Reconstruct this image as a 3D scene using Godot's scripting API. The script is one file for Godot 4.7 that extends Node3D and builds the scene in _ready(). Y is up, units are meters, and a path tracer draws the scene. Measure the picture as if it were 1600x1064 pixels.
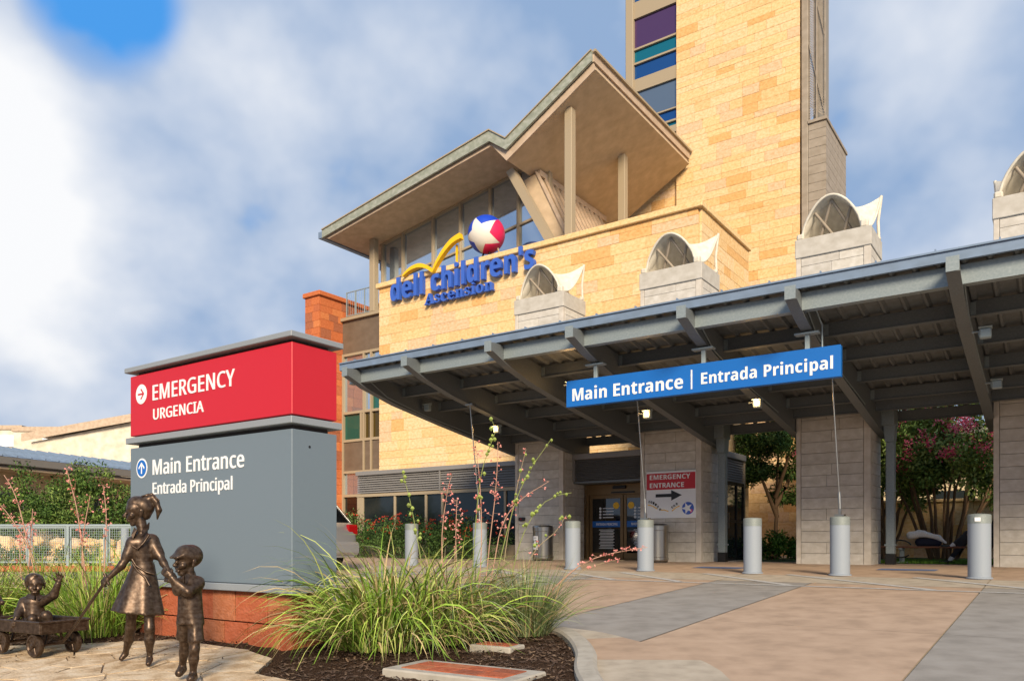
extends Node3D
# Building frame: u runs along the facade, v into the building, y up; the whole site is turned 35 degrees to the camera.
var C := cos(deg_to_rad(35.0))
var S := sin(deg_to_rad(35.0))
var M := {}
var T := {}
var used := {}
var org := {}
var boxes := {}
var rng := RandomNumberGenerator.new()

func _ready():
	rng.seed = 7
	setup_camera_and_light()
	make_materials()
	build_ground()
	build_main_block()
	build_roof()
	build_tower()
	build_wing()
	build_piers()
	build_canopy()
	build_entrance()
	build_far_side()
	build_monument()
	build_canopy_sign()
	build_wall_letters()
	build_furniture()
	build_fence_side()
	build_statues()
	build_plants()

func setup_camera_and_light():
	var cam := Camera3D.new()
	cam.name = "camera"
	cam.projection = Camera3D.PROJECTION_FRUSTUM
	cam.near = 0.1
	cam.far = 1500.0
	cam.size = 0.1 * 1064.0 / 1230.0
	cam.frustum_offset = Vector2(0, 0.1 * 314.0 / 1230.0)
	cam.position = Vector3(0, 1, 0)
	add_child(cam)
	cam.current = true
	var env := Environment.new()
	env.background_mode = Environment.BG_SKY
	var sky := Sky.new()
	var pm := PanoramaSkyMaterial.new()
	pm.panorama = ImageTexture.create_from_image(sky_image(2048, 1024))
	sky.sky_material = pm
	env.sky = sky
	env.tonemap_mode = Environment.TONE_MAPPER_LINEAR
	env.tonemap_exposure = 1.58
	env.sdfgi_enabled = true
	env.ssao_enabled = true
	env.ssil_enabled = true
	var we := WorldEnvironment.new()
	we.name = "world_environment"
	we.environment = env
	add_child(we)
	var sun := DirectionalLight3D.new()
	sun.name = "sun"
	sun.light_color = Color(1.0, 0.92, 0.80)
	sun.light_energy = 1.2
	sun.light_angular_distance = 18.0
	sun.shadow_enabled = true
	add_child(sun)
	var el := deg_to_rad(27.0)
	var az := deg_to_rad(4.0)
	sun.look_at_from_position(Vector3(sin(az) * cos(el), sin(el), cos(az) * cos(el)) * 50.0, Vector3.ZERO)

func sky_image(w: int, h: int) -> Image:
	var n1 := FastNoiseLite.new()
	n1.seed = 11; n1.noise_type = FastNoiseLite.TYPE_SIMPLEX_SMOOTH; n1.frequency = 1.0; n1.fractal_octaves = 6; n1.fractal_gain = 0.52
	var n2 := FastNoiseLite.new()
	n2.seed = 5; n2.noise_type = FastNoiseLite.TYPE_SIMPLEX_SMOOTH; n2.frequency = 1.0; n2.fractal_octaves = 4
	var im := Image.create(w, h, false, Image.FORMAT_RGBF)
	im.fill(Color(0.13, 0.125, 0.115))
	var blue := Color(0.08, 0.36, 0.88)
	# openings of blue sky and sunlit banks: direction, angular size, strength
	var holes := [[-0.535, 0.66, 0.05, 1.15], [-0.47, 0.69, 0.055, 1.05], [-0.58, 0.715, 0.04, 0.8]]
	var banks := [[-0.66, 0.54, 0.10, 1.0], [-0.65, 0.40, 0.09, 0.9], [-0.62, 0.28, 0.11, 0.7], [-0.36, 0.61, 0.08, 0.5], [-0.30, 0.48, 0.09, 0.35], [-0.18, 0.66, 0.10, 0.3], [0.42, 0.20, 0.10, 0.35], [0.50, 0.62, 0.12, 0.4], [0.64, 0.35, 0.09, 0.3]]
	for g in holes + banks:
		g.append(Vector3(g[0], g[1], -1.0).normalized())
	for j in int(h * 0.515):
		var th := PI * (j + 0.5) / h
		var y := cos(th)
		var st := sin(th)
		for i in w:
			var ph := TAU * (i + 0.5) / w
			var d := Vector3(sin(ph) * st, y, -cos(ph) * st)
			var q := d * 2.4 / (0.6 + y)
			var cov := n1.get_noise_3d(q.x, q.y * 0.6, q.z)
			var body := n2.get_noise_3d(q.x * 0.7 + 7.0, 2.0, q.z * 0.7)
			var fine := n1.get_noise_3d(q.x * 2.8 + 3.0, q.y, q.z * 2.8)
			var hole := 0.0
			var white := 0.0
			if d.z < 0.0:
				for g in holes:
					var s: float = d.distance_squared_to(g[4]) / (g[2] * g[2])
					if s < 9.0: hole += g[3] * exp(-s)
				for g in banks:
					var s: float = d.distance_squared_to(g[4]) / (g[2] * g[2])
					if s < 9.0: white += g[3] * exp(-s)
			var cl := smoothstep(-0.30, 0.55, cov * 0.4 + 0.92 - hole * (1.0 + cov * 0.9 + fine * 1.1) + fine * 0.8)
			var lum := clampf(0.17 + white * 0.85 + body * 0.40 + fine * 0.42 + cov * 0.25, 0.0, 1.1)
			var cc := Color(0.31, 0.45, 0.69).lerp(Color(0.94, 0.96, 1.0), lum)
			var sk := Color(0.25, 0.48, 0.88).lerp(blue, smoothstep(0.1, 0.5, y))
			var c := sk.lerp(cc, cl)
			c = c.lerp(Color(0.52, 0.60, 0.72), exp(-y * y / 0.014) * 0.6)
			im.set_pixel(i, j, Color(c.r / 1.65, c.g / 1.65, c.b / 1.65))
	return im

# ---------------------------------------------------------------- helpers
func W(u: float, y: float, v: float) -> Vector3:
	return Vector3(C * u + S * v, y, S * u - C * v)

func gy(v: float) -> float:
	if v < -8.0: return gy(-8.0)
	if v < 14.2: return 0.42 - 0.0457 * (14.2 - v)
	return 0.42 + 0.0175 * (minf(v, 18.2) - 14.2)

func vw(p: Vector3) -> float:
	return S * p.x - C * p.z

func numbered(n: String) -> String:
	if not used.has(n):
		used[n] = 0
		return n
	used[n] += 1
	return "%s_%03d" % [n, used[n]]

func meta(o: Node, label: String, category: String, group := "", kind := ""):
	if label: o.set_meta("label", label)
	if category: o.set_meta("category", category)
	if group: o.set_meta("group", group)
	if kind: o.set_meta("kind", kind)

func thing(called: String, label: String, category: String, u: float, y: float, v: float, group := "") -> Node3D:
	var o := Node3D.new()
	o.name = numbered(called)
	add_child(o)
	o.position = W(u, y, v)
	o.rotation.y = deg_to_rad(-35.0)
	org[o] = Vector3(u, y, v)
	meta(o, label, category, group)
	return o

func wthing(called: String, label: String, category: String, pos: Vector3, group := "", yaw := 0.0) -> Node3D:
	var o := Node3D.new()
	o.name = numbered(called)
	add_child(o)
	o.position = pos
	o.rotation.y = yaw
	meta(o, label, category, group)
	return o

func structure(called: String, frame := true) -> Node3D:
	var o := Node3D.new()
	o.name = numbered(called)
	add_child(o)
	if frame:
		o.rotation.y = deg_to_rad(-35.0)
		org[o] = Vector3.ZERO
	o.set_meta("kind", "structure")
	return o

func part(parent: Node3D, called: String, mesh: Mesh, mat: Material, pos := Vector3.ZERO) -> MeshInstance3D:
	var o := MeshInstance3D.new()
	o.name = called
	o.mesh = mesh
	o.material_override = mat
	o.position = pos
	parent.add_child(o, true)
	return o

func L(t: Node3D, u: float, y: float, v: float) -> Vector3:
	var o: Vector3 = org[t]
	return Vector3(u - o.x, y - o.y, -(v - o.z))

func tri(st: SurfaceTool, a: Vector3, b: Vector3, c: Vector3, outw: Vector3):
	if (c - a).cross(b - a).dot(outw) < 0.0:
		var k := b
		b = c
		c = k
	st.add_vertex(a); st.add_vertex(b); st.add_vertex(c)

func quad(st: SurfaceTool, a: Vector3, b: Vector3, c: Vector3, d: Vector3, outw: Vector3):
	tri(st, a, b, c, outw)
	tri(st, a, c, d, outw)

func begin() -> SurfaceTool:
	var st := SurfaceTool.new()
	st.begin(Mesh.PRIMITIVE_TRIANGLES)
	st.set_smooth_group(-1)
	return st

func done(st: SurfaceTool) -> ArrayMesh:
	st.generate_normals()
	return st.commit()

# a box with chamfered edges, shared between alike pieces
func cbox(sx: float, sy: float, sz: float, b: float) -> Mesh:
	var key := "%.3f_%.3f_%.3f_%.3f" % [sx, sy, sz, b]
	if boxes.has(key): return boxes[key]
	var m: Mesh
	if b <= 0.0:
		var bm := BoxMesh.new()
		bm.size = Vector3(sx, sy, sz)
		m = bm
	else:
		var st := begin()
		put_cbox(st, Vector3.ZERO, Vector3(sx, sy, sz), b)
		m = done(st)
	boxes[key] = m
	return m

func put_cbox(st: SurfaceTool, c: Vector3, s: Vector3, b: float):
	var h := s * 0.5
	b = minf(b, minf(h.x, minf(h.y, h.z)) * 0.9)
	for ax in 3:
		for sg in [-1.0, 1.0]:
			var n := Vector3.ZERO
			n[ax] = sg
			var i := (ax + 1) % 3
			var j := (ax + 2) % 3
			var p := []
			for k in [[-1, -1], [1, -1], [1, 1], [-1, 1]]:
				var q := Vector3.ZERO
				q[ax] = sg * h[ax]
				q[i] = k[0] * (h[i] - b)
				q[j] = k[1] * (h[j] - b)
				p.append(c + q)
			quad(st, p[0], p[1], p[2], p[3], n)
	for ax in 3:
		var i := (ax + 1) % 3
		var j := (ax + 2) % 3
		for si in [-1.0, 1.0]:
			for sj in [-1.0, 1.0]:
				var p := []
				for e in [-1.0, 1.0]:
					var q := Vector3.ZERO
					q[ax] = e * (h[ax] - b)
					q[i] = si * h[i]
					q[j] = sj * (h[j] - b)
					p.append(c + q)
					q[i] = si * (h[i] - b)
					q[j] = sj * h[j]
					p.append(c + q)
				var n := Vector3.ZERO
				n[i] = si
				n[j] = sj
				quad(st, p[0], p[2], p[3], p[1], n)
	for a in [-1.0, 1.0]:
		for e in [-1.0, 1.0]:
			for f in [-1.0, 1.0]:
				tri(st, c + Vector3(a * h.x, e * (h.y - b), f * (h.z - b)), c + Vector3(a * (h.x - b), e * h.y, f * (h.z - b)), c + Vector3(a * (h.x - b), e * (h.y - b), f * h.z), Vector3(a, e, f))

func bx(t: Node3D, called: String, mat: Material, u0: float, u1: float, y0: float, y1: float, v0: float, v1: float, b := 0.0) -> MeshInstance3D:
	var p := part(t, called, cbox(absf(u1 - u0), absf(y1 - y0), absf(v1 - v0), b), mat, L(t, (u0 + u1) * 0.5, (y0 + y1) * 0.5, (v0 + v1) * 0.5))
	org[p] = Vector3((u0 + u1) * 0.5, (y0 + y1) * 0.5, (v0 + v1) * 0.5)
	return p

# polygon extruded between two offsets; axis 0: pts are (v,y) run along u, axis 2: pts are (u,y) run along v, axis 1: pts are (u,v) run along y
func prism(t: Node3D, called: String, mat: Material, pts: Array, e0: float, e1: float, axis: int) -> MeshInstance3D:
	var st := begin()
	put_prism(st, t, pts, e0, e1, axis)
	var p := part(t, called, done(st), mat)
	org[p] = org[t]
	return p

func pt3(t: Node3D, q: Vector2, e: float, axis: int) -> Vector3:
	if axis == 0: return L(t, e, q.y, q.x)
	if axis == 2: return L(t, q.x, q.y, e)
	return L(t, q.x, e, q.y)

func put_prism(st: SurfaceTool, t: Node3D, pts: Array, e0: float, e1: float, axis: int):
	var pv := PackedVector2Array(pts)
	var ix := Geometry2D.triangulate_polygon(pv)
	var dir := (pt3(t, pv[0], e1, axis) - pt3(t, pv[0], e0, axis)).normalized()
	for k in range(0, ix.size(), 3):
		tri(st, pt3(t, pv[ix[k]], e0, axis), pt3(t, pv[ix[k + 1]], e0, axis), pt3(t, pv[ix[k + 2]], e0, axis), -dir)
		tri(st, pt3(t, pv[ix[k]], e1, axis), pt3(t, pv[ix[k + 1]], e1, axis), pt3(t, pv[ix[k + 2]], e1, axis), dir)
	var area := 0.0
	for k in pv.size():
		var a := pv[k]
		var b := pv[(k + 1) % pv.size()]
		area += a.x * b.y - b.x * a.y
	for k in pv.size():
		var a := pv[k]
		var b := pv[(k + 1) % pv.size()]
		var n2 := Vector2(b.y - a.y, -(b.x - a.x)) * signf(area)
		var o3 := pt3(t, a + n2, e0, axis) - pt3(t, a, e0, axis)
		quad(st, pt3(t, a, e0, axis), pt3(t, b, e0, axis), pt3(t, b, e1, axis), pt3(t, a, e1, axis), o3)

# smooth tube through points, with one radius or a list
func put_tube(st: SurfaceTool, pts: Array, r, sides := 8, col := Color(-1, 0, 0)):
	var n := pts.size()
	var rings := []
	var up := Vector3.UP
	for i in n:
		var d: Vector3 = (pts[mini(i + 1, n - 1)] - pts[maxi(i - 1, 0)]).normalized()
		if absf(d.dot(up)) > 0.9: up = Vector3.RIGHT if absf(d.x) < 0.9 else Vector3.BACK
		var a := d.cross(up).normalized()
		var b := d.cross(a)
		up = -b if false else up
		var ring := []
		var rr: float = r[i] if r is Array else r
		for k in sides:
			var w := TAU * k / sides
			var nn := a * cos(w) + b * sin(w)
			ring.append([pts[i] + nn * rr, nn])
		rings.append(ring)
	for i in n - 1:
		for k in sides:
			var k2 := (k + 1) % sides
			var q := [rings[i][k], rings[i][k2], rings[i + 1][k2], rings[i + 1][k]]
			for id in [[0, 1, 2], [0, 2, 3]]:
				var nn: Vector3 = q[id[0]][1]
				var fl: bool = (q[id[2]][0] - q[id[0]][0]).cross(q[id[1]][0] - q[id[0]][0]).dot(nn) < 0.0
				for e in ([id[0], id[2], id[1]] if fl else id):
					if col.r >= 0.0: st.set_color(col)
					st.set_normal(q[e][1])
					st.add_vertex(q[e][0])
	for en in [0, n - 1]:
		var d: Vector3 = (pts[0] - pts[1]) if en == 0 else (pts[n - 1] - pts[n - 2])
		d = d.normalized()
		for k in range(1, sides - 1):
			var tr3 := [rings[en][0][0], rings[en][k][0], rings[en][k + 1][0]]
			if (tr3[2] - tr3[0]).cross(tr3[1] - tr3[0]).dot(d) < 0.0: tr3 = [tr3[0], tr3[2], tr3[1]]
			for e in tr3:
				if col.r >= 0.0: st.set_color(col)
				st.set_normal(d)
				st.add_vertex(e)

func tube(t: Node3D, called: String, mat: Material, pts: Array, r, sides := 10) -> MeshInstance3D:
	var st := SurfaceTool.new()
	st.begin(Mesh.PRIMITIVE_TRIANGLES)
	var q := []
	for p in pts: q.append(L(t, p.x, p.y, p.z) if org.has(t) else p)
	put_tube(st, q, r, sides)
	var o := part(t, called, st.commit(), mat)
	if org.has(t): org[o] = org[t]
	return o

func ltube(t: Node3D, called: String, mat: Material, pts: Array, r, sides := 10) -> MeshInstance3D:
	var st := SurfaceTool.new()
	st.begin(Mesh.PRIMITIVE_TRIANGLES)
	put_tube(st, pts, r, sides)
	return part(t, called, st.commit(), mat)

# profile of (radius, height) turned about the upright axis, local coordinates
func lathe(prof: Array, sides := 24) -> ArrayMesh:
	var st := SurfaceTool.new()
	st.begin(Mesh.PRIMITIVE_TRIANGLES)
	for i in prof.size() - 1:
		var a: Vector2 = prof[i]
		var b: Vector2 = prof[i + 1]
		var n2 := Vector2(b.y - a.y, -(b.x - a.x)).normalized()
		for k in sides:
			var w0 := TAU * k / sides
			var w1 := TAU * (k + 1) / sides
			var q := []
			for e in [[a, w0], [b, w0], [b, w1], [a, w1]]:
				var p: Vector2 = e[0]
				q.append([Vector3(p.x * cos(e[1]), p.y, p.x * sin(e[1])), Vector3(n2.x * cos(e[1]), n2.y, n2.x * sin(e[1]))])
			for id in [[0, 1, 2], [0, 2, 3]]:
				var nn: Vector3 = q[id[0]][1]
				var fl: bool = (q[id[2]][0] - q[id[0]][0]).cross(q[id[1]][0] - q[id[0]][0]).dot(nn) < 0.0
				for e in ([id[0], id[2], id[1]] if fl else id):
					st.set_normal(q[e][1])
					st.add_vertex(q[e][0])
	return st.commit()

# lettering fitted into a box on a face that looks out of the building
func text(t: Node3D, called: String, s: String, mat: Material, u0: float, u1: float, y0: float, y1: float, v: float, depth: float, fam := "Droid Sans", wt := 700, bold := 0.0) -> MeshInstance3D:
	var f := SystemFont.new()
	f.font_names = PackedStringArray([fam])
	f.font_weight = wt
	var tm := TextMesh.new()
	if bold != 0.0:
		var fv := FontVariation.new()
		fv.base_font = f
		fv.variation_embolden = bold
		tm.font = fv
	else:
		tm.font = f
	tm.text = s
	tm.font_size = 64
	tm.pixel_size = 0.01
	tm.depth = 0.2
	var bb := tm.get_aabb()
	var o := part(t, called, tm, mat)
	var sc := Vector3((u1 - u0) / bb.size.x, (y1 - y0) / bb.size.y, depth / 0.2)
	o.scale = sc
	o.position = L(t, u0, y0, v) - Vector3(bb.position.x * sc.x, bb.position.y * sc.y, -depth * 0.5)
	return o

# random coursed stones on a face; face 0 looks out of the building (run along u at v = at), face 1 looks along +u (run along v at u = at)
func ashlar(t: Node3D, called: String, face: int, a0: float, a1: float, y0: float, y1: float, at: float, heights: Array, l0: float, l1: float, mats: Array, most := 300, gap := 0.005, proud := 0.008, dep := 0.07):
	var y := y0
	var made := 0
	var rest := {}
	while y < y1 - 0.05:
		var h: float = heights[rng.randi() % heights.size()]
		if y + h > y1 - 0.1: h = y1 - y
		var a := a0
		while a < a1 - 0.01:
			var l := snappedf(rng.randf_range(l0, l1), 0.06)
			if a + l > a1 - l0 * 0.5: l = a1 - a
			var pr := rng.randf() * proud
			var mt: Material = mats[rng.randi() % mats.size()]
			if true:
				var size := Vector3(l - gap, h - gap, dep)
				var c: Vector3
				if face == 0: c = L(t, a + l * 0.5, y + h * 0.5, at + dep * 0.5 - pr)
				else: c = L(t, at - dep * 0.5 + pr, y + h * 0.5, a + l * 0.5)
				if face == 1: size = Vector3(dep, h - gap, l - gap)
				if made < most:
					part(t, called, cbox(size.x, size.y, size.z, 0.004), mt, c)
					made += 1
				else:
					if not rest.has(mt): rest[mt] = begin()
					put_cbox(rest[mt], c, size, 0.004)
			a += l
		y += h
	for mt in rest:
		var o := part(t, called + "_field", done(rest[mt]), mt)
		o.set_meta("kind", "stuff")

# ---------------------------------------------------------------- materials
func noise_tex(sd: int, freq: float, oct: int, lo: Color, hi: Color, size := 512, typ := FastNoiseLite.TYPE_SIMPLEX_SMOOTH, mid = null) -> NoiseTexture2D:
	var n := FastNoiseLite.new()
	n.seed = sd
	n.noise_type = typ
	n.frequency = freq
	n.fractal_octaves = oct
	n.fractal_gain = 0.55
	var t := NoiseTexture2D.new()
	t.width = size
	t.height = size
	t.seamless = true
	t.noise = n
	var g := Gradient.new()
	g.set_color(0, lo)
	g.set_color(1, hi)
	g.set_offset(0, 0.15)
	g.set_offset(1, 0.85)
	if mid != null: g.add_point(0.5, mid)
	t.color_ramp = g
	return t

func mat(key: String, col: Color, rough := 0.8, metal := 0.0, tex := "", sc := 1.0, bump := "", bs := 0.0, spec := 0.5) -> StandardMaterial3D:
	var m := StandardMaterial3D.new()
	m.resource_name = key
	m.albedo_color = col
	m.roughness = rough
	m.metallic = metal
	m.metallic_specular = spec
	if tex or bump:
		m.uv1_triplanar = true
		m.uv1_world_triplanar = true
		m.uv1_scale = Vector3.ONE * sc
	if tex: m.albedo_texture = T[tex]
	if bump:
		m.heightmap_enabled = true
		m.heightmap_texture = T[bump]
		m.heightmap_scale = bs
	M[key] = m
	return m

func make_materials():
	var w := Color.WHITE
	T.mottle = noise_tex(1, 0.012, 5, Color(0.88, 0.87, 0.85), w)
	T.stone = noise_tex(2, 0.02, 5, Color(0.90, 0.83, 0.74), w, 512, FastNoiseLite.TYPE_SIMPLEX_SMOOTH, Color(0.97, 0.95, 0.92))
	T.grain = noise_tex(3, 0.12, 3, Color(0.90, 0.90, 0.90), w)
	T.fine = noise_tex(4, 0.3, 2, Color(0.72, 0.72, 0.72), w)
	T.bump = noise_tex(5, 0.05, 5, Color.BLACK, w)
	T.concrete = noise_tex(6, 0.006, 8, Color(0.88, 0.875, 0.87), w, 1024, FastNoiseLite.TYPE_SIMPLEX_SMOOTH, Color(0.955, 0.95, 0.945))
	T.patina = noise_tex(8, 0.012, 4, Color(0.78, 0.80, 0.77), w, 512, FastNoiseLite.TYPE_SIMPLEX_SMOOTH, Color(0.88, 0.9, 0.85))
	T.galv = noise_tex(9, 0.05, 3, Color(0.86, 0.88, 0.89), w, 512, FastNoiseLite.TYPE_CELLULAR)
	T.bronze = noise_tex(10, 0.015, 4, Color(0.55, 0.50, 0.46), w, 512, FastNoiseLite.TYPE_SIMPLEX_SMOOTH, Color(0.80, 0.74, 0.68))
	T.mulch = noise_tex(12, 0.06, 4, Color(0.45, 0.42, 0.40), w)
	T.flag = noise_tex(13, 0.008, 6, Color(0.78, 0.72, 0.65), w, 512, FastNoiseLite.TYPE_SIMPLEX_SMOOTH, Color(0.94, 0.91, 0.87))
	for e in [["stone_cream", Color(0.91, 0.81, 0.65)], ["stone_buff", Color(0.89, 0.77, 0.58)], ["stone_sand", Color(0.91, 0.80, 0.61)], ["stone_gold", Color(0.87, 0.71, 0.49)], ["stone_rose", Color(0.87, 0.765, 0.64)]]:
		mat(e[0], e[1], 0.9, 0.0, "stone", 0.9, "bump", 0.5, 0.3)
	mat("mortar", Color(0.86, 0.75, 0.58), 0.95, 0.0, "grain", 1.0)
	for e in [["red_a", Color(0.68, 0.39, 0.29)], ["red_b", Color(0.59, 0.36, 0.285)], ["red_c", Color(0.68, 0.44, 0.33)], ["red_d", Color(0.55, 0.36, 0.30)]]:
		mat(e[0], e[1], 0.9, 0.0, "stone", 1.1, "bump", 0.6, 0.3)
	for e in [["terra_a", Color(0.78, 0.46, 0.30)], ["terra_b", Color(0.73, 0.43, 0.30)], ["terra_c", Color(0.82, 0.52, 0.34)], ["terra_d", Color(0.66, 0.42, 0.32)]]:
		mat(e[0], e[1], 0.9, 0.0, "stone", 1.1, "bump", 0.6, 0.3)
	mat("red_mortar", Color(0.72, 0.52, 0.42), 0.95, 0.0, "grain", 1.0)
	mat("block_a", Color(0.80, 0.785, 0.76), 0.9, 0.0, "mottle", 0.8, "bump", 0.15, 0.3)
	mat("block_b", Color(0.78, 0.765, 0.74), 0.9, 0.0, "mottle", 0.7, "bump", 0.15, 0.3)
	mat("block_c", Color(0.82, 0.805, 0.775), 0.9, 0.0, "mottle", 0.9, "bump", 0.15, 0.3)
	mat("block_joint", Color(0.50, 0.48, 0.46), 0.95, 0.0, "grain", 1.0)
	mat("block_trim", Color(0.80, 0.775, 0.74), 0.8, 0.0, "mottle", 0.6)
	mat("galv", Color(0.60, 0.64, 0.65), 0.5, 0.35, "galv", 1.3)
	mat("shade_steel", Color(0.46, 0.48, 0.49), 0.55, 0.3, "galv", 1.3)  # darker copy of galv: shade under the canopy put into the colour
	mat("cap_grey", Color(0.76, 0.745, 0.715), 0.8, 0.0, "mottle", 0.6)
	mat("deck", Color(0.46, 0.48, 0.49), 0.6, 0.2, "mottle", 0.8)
	mat("roof_blue", Color(0.52, 0.60, 0.70), 0.45, 0.3, "mottle", 0.5)
	mat("sign_grey", Color(0.48, 0.545, 0.60), 0.55, 0.0, "fine", 3.0)
	mat("sign_lip", Color(0.55, 0.58, 0.61), 0.55, 0.0, "grain", 1.5)
	mat("sign_reveal", Color(0.22, 0.20, 0.19), 0.7)
	mat("sign_red", Color(0.85, 0.13, 0.20), 0.5, 0.0, "fine", 3.0)
	mat("sign_blue", Color(0.08, 0.46, 0.84), 0.45, 0.0, "fine", 3.0)
	mat("white_paint", Color(0.90, 0.91, 0.92), 0.5)
	mat("black_paint", Color(0.06, 0.06, 0.065), 0.5)
	mat("letter_blue", Color(0.26, 0.44, 0.86), 0.45, 0.0, "fine", 1.0)
	mat("letter_yellow", Color(0.95, 0.74, 0.05), 0.45)
	mat("ball_white", Color(0.88, 0.86, 0.82), 0.45)
	mat("ball_blue", Color(0.08, 0.26, 0.74), 0.4)
	mat("ball_pink", Color(0.86, 0.14, 0.36), 0.4)
	mat("soffit", Color(0.80, 0.715, 0.60), 0.8, 0.0, "mottle", 0.35)
	mat("fascia_tan", Color(0.76, 0.68, 0.60), 0.7, 0.0, "mottle", 0.5)
	mat("patina", Color(0.67, 0.68, 0.655), 0.6, 0.15, "patina", 0.8)
	mat("frame_tan", Color(0.66, 0.60, 0.50), 0.6, 0.0, "grain", 0.8)
	mat("spandrel", Color(0.46, 0.40, 0.34), 0.6, 0.1, "mottle", 0.4)
	mat("clad_grey", Color(0.62, 0.58, 0.53), 0.7, 0.0, "mottle", 0.5)
	mat("louver", Color(0.58, 0.57, 0.56), 0.5, 0.25, "grain", 0.8)
	mat("fabric", Color(0.88, 0.86, 0.81), 0.7, 0.0, "mottle", 0.9)
	M.fabric.backlight_enabled = true
	M.fabric.backlight = Color(0.35, 0.33, 0.28)
	mat("glass_sky", Color(0.74, 0.80, 0.86), 0.04, 0.85)
	mat("glass_dark", Color(0.05, 0.055, 0.06), 0.04, 0.0, "", 1.0, "", 0.0, 0.8)
	mat("glass_store", Color(0.20, 0.23, 0.24), 0.05, 0.55)
	mat("glass_green", Color(0.14, 0.38, 0.34), 0.06, 0.35, "", 1.0, "", 0.0, 0.7)
	mat("glass_purple", Color(0.34, 0.24, 0.40), 0.06, 0.5)
	mat("glass_teal", Color(0.08, 0.44, 0.52), 0.06, 0.5)
	mat("glass_blue", Color(0.12, 0.32, 0.56), 0.06, 0.5)
	mat("glass_slate", Color(0.40, 0.47, 0.55), 0.08, 0.5)
	mat("glass_amber", Color(0.30, 0.24, 0.07), 0.06, 0.2)
	mat("bronze_frame", Color(0.50, 0.40, 0.26), 0.45, 0.4, "grain", 1.0)
	mat("door_dark", Color(0.10, 0.095, 0.09), 0.5, 0.3)
	mat("tan_concrete", Color(0.70, 0.61, 0.53), 0.92, 0.0, "concrete", 0.35, "fine", 0.15, 0.3)
	mat("grey_concrete", Color(0.585, 0.57, 0.55), 0.92, 0.0, "concrete", 0.35, "fine", 0.15, 0.3)
	mat("pale_concrete", Color(0.70, 0.66, 0.60), 0.92, 0.0, "concrete", 0.5, "fine", 0.15, 0.3)
	mat("joint", Color(0.66, 0.60, 0.52), 0.95, 0.0, "grain", 1.0)
	mat("kerb", Color(0.68, 0.66, 0.62), 0.92, 0.0, "concrete", 0.9, "fine", 0.2, 0.3)
	mat("line_paint", Color(0.74, 0.74, 0.74), 0.8, 0.0, "mottle", 2.5)
	mat("blue_paint", Color(0.36, 0.44, 0.62), 0.8, 0.0, "mottle", 2.5)
	mat("mulch", Color(0.42, 0.335, 0.275), 1.0, 0.0, "mulch", 2.0, "bump", 3.0, 0.2)
	mat("mulch_chip", Color(0.43, 0.345, 0.285), 1.0, 0.0, "mulch", 3.0)
	mat("mulch_pale", Color(0.62, 0.52, 0.42), 1.0, 0.0, "mulch", 3.0)
	mat("flagstone", Color(0.83, 0.77, 0.68), 0.9, 0.0, "flag", 0.9, "bump", 0.6, 0.3)
	mat("flagstone_b", Color(0.80, 0.73, 0.63), 0.9, 0.0, "flag", 1.1, "bump", 0.6, 0.3)
	mat("soil", Color(0.33, 0.27, 0.2), 1.0, 0.0, "mulch", 0.5)
	mat("lawn", Color(0.20, 0.34, 0.10), 1.0, 0.0, "mulch", 0.9)
	mat("bronze", Color(0.385, 0.335, 0.295), 0.40, 0.65, "bronze", 3.0)
	mat("bollard", Color(0.57, 0.61, 0.66), 0.6, 0.0, "grain", 1.2)
	mat("bollard_top", Color(0.55, 0.58, 0.575), 0.55, 0.2, "galv", 2.0)
	mat("steel", Color(0.70, 0.69, 0.66), 0.28, 0.95, "grain", 1.0)
	mat("black_plastic", Color(0.07, 0.07, 0.07), 0.5)
	mat("rubber", Color(0.05, 0.05, 0.05), 0.8)
	mat("car_paint", Color(0.66, 0.67, 0.69), 0.3, 0.6)
	M.car_paint.clearcoat_enabled = true
	mat("tail_red", Color(0.55, 0.03, 0.05), 0.2)
	mat("wood", Color(0.42, 0.26, 0.17), 0.7, 0.0, "grain", 1.5)
	mat("skin", Color(0.45, 0.30, 0.23), 0.6)
	mat("cloth_dark", Color(0.16, 0.17, 0.20), 0.9, 0.0, "fine", 4.0)
	mat("cloth_white", Color(0.86, 0.87, 0.88), 0.85, 0.0, "mottle", 5.0)
	mat("cloth_navy", Color(0.07, 0.09, 0.18), 0.9)
	mat("cream_render", Color(0.80, 0.73, 0.60), 0.9, 0.0, "mottle", 0.2)
	mat("pale_render", Color(0.87, 0.84, 0.78), 0.9, 0.0, "mottle", 0.2)
	mat("trim_grey", Color(0.50, 0.49, 0.47), 0.7, 0.0, "grain", 0.8)
	mat("fence_metal", Color(0.60, 0.66, 0.68), 0.5, 0.2, "grain", 1.0)
	mat("bark", Color(0.48, 0.38, 0.28), 0.9, 0.0, "mottle", 3.0)
	mat("twig", Color(0.26, 0.20, 0.14), 0.95)
	mat("leaf", w, 0.65, 0.0, "", 1.0, "", 0.0, 0.3)
	M.leaf.vertex_color_use_as_albedo = true
	M.leaf.backlight_enabled = true
	M.leaf.backlight = Color(0.16, 0.2, 0.06)
	mat("petal", w, 0.7, 0.0, "", 1.0, "", 0.0, 0.3)
	M.petal.vertex_color_use_as_albedo = true
	var lamp := mat("lamp_glow", Color(1.0, 0.85, 0.6), 0.4)
	lamp.emission_enabled = true
	lamp.emission = Color(1.0, 0.72, 0.4)
	lamp.emission_energy_multiplier = 1.6

# ---------------------------------------------------------------- setting
func smooth_loop(p: Array, n: int) -> Array:
	var out := []
	for i in p.size():
		for k in n:
			out.append(p[i].cubic_interpolate(p[(i + 1) % p.size()], p[(i - 1 + p.size()) % p.size()], p[(i + 2) % p.size()], float(k) / n))
	return out

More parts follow.
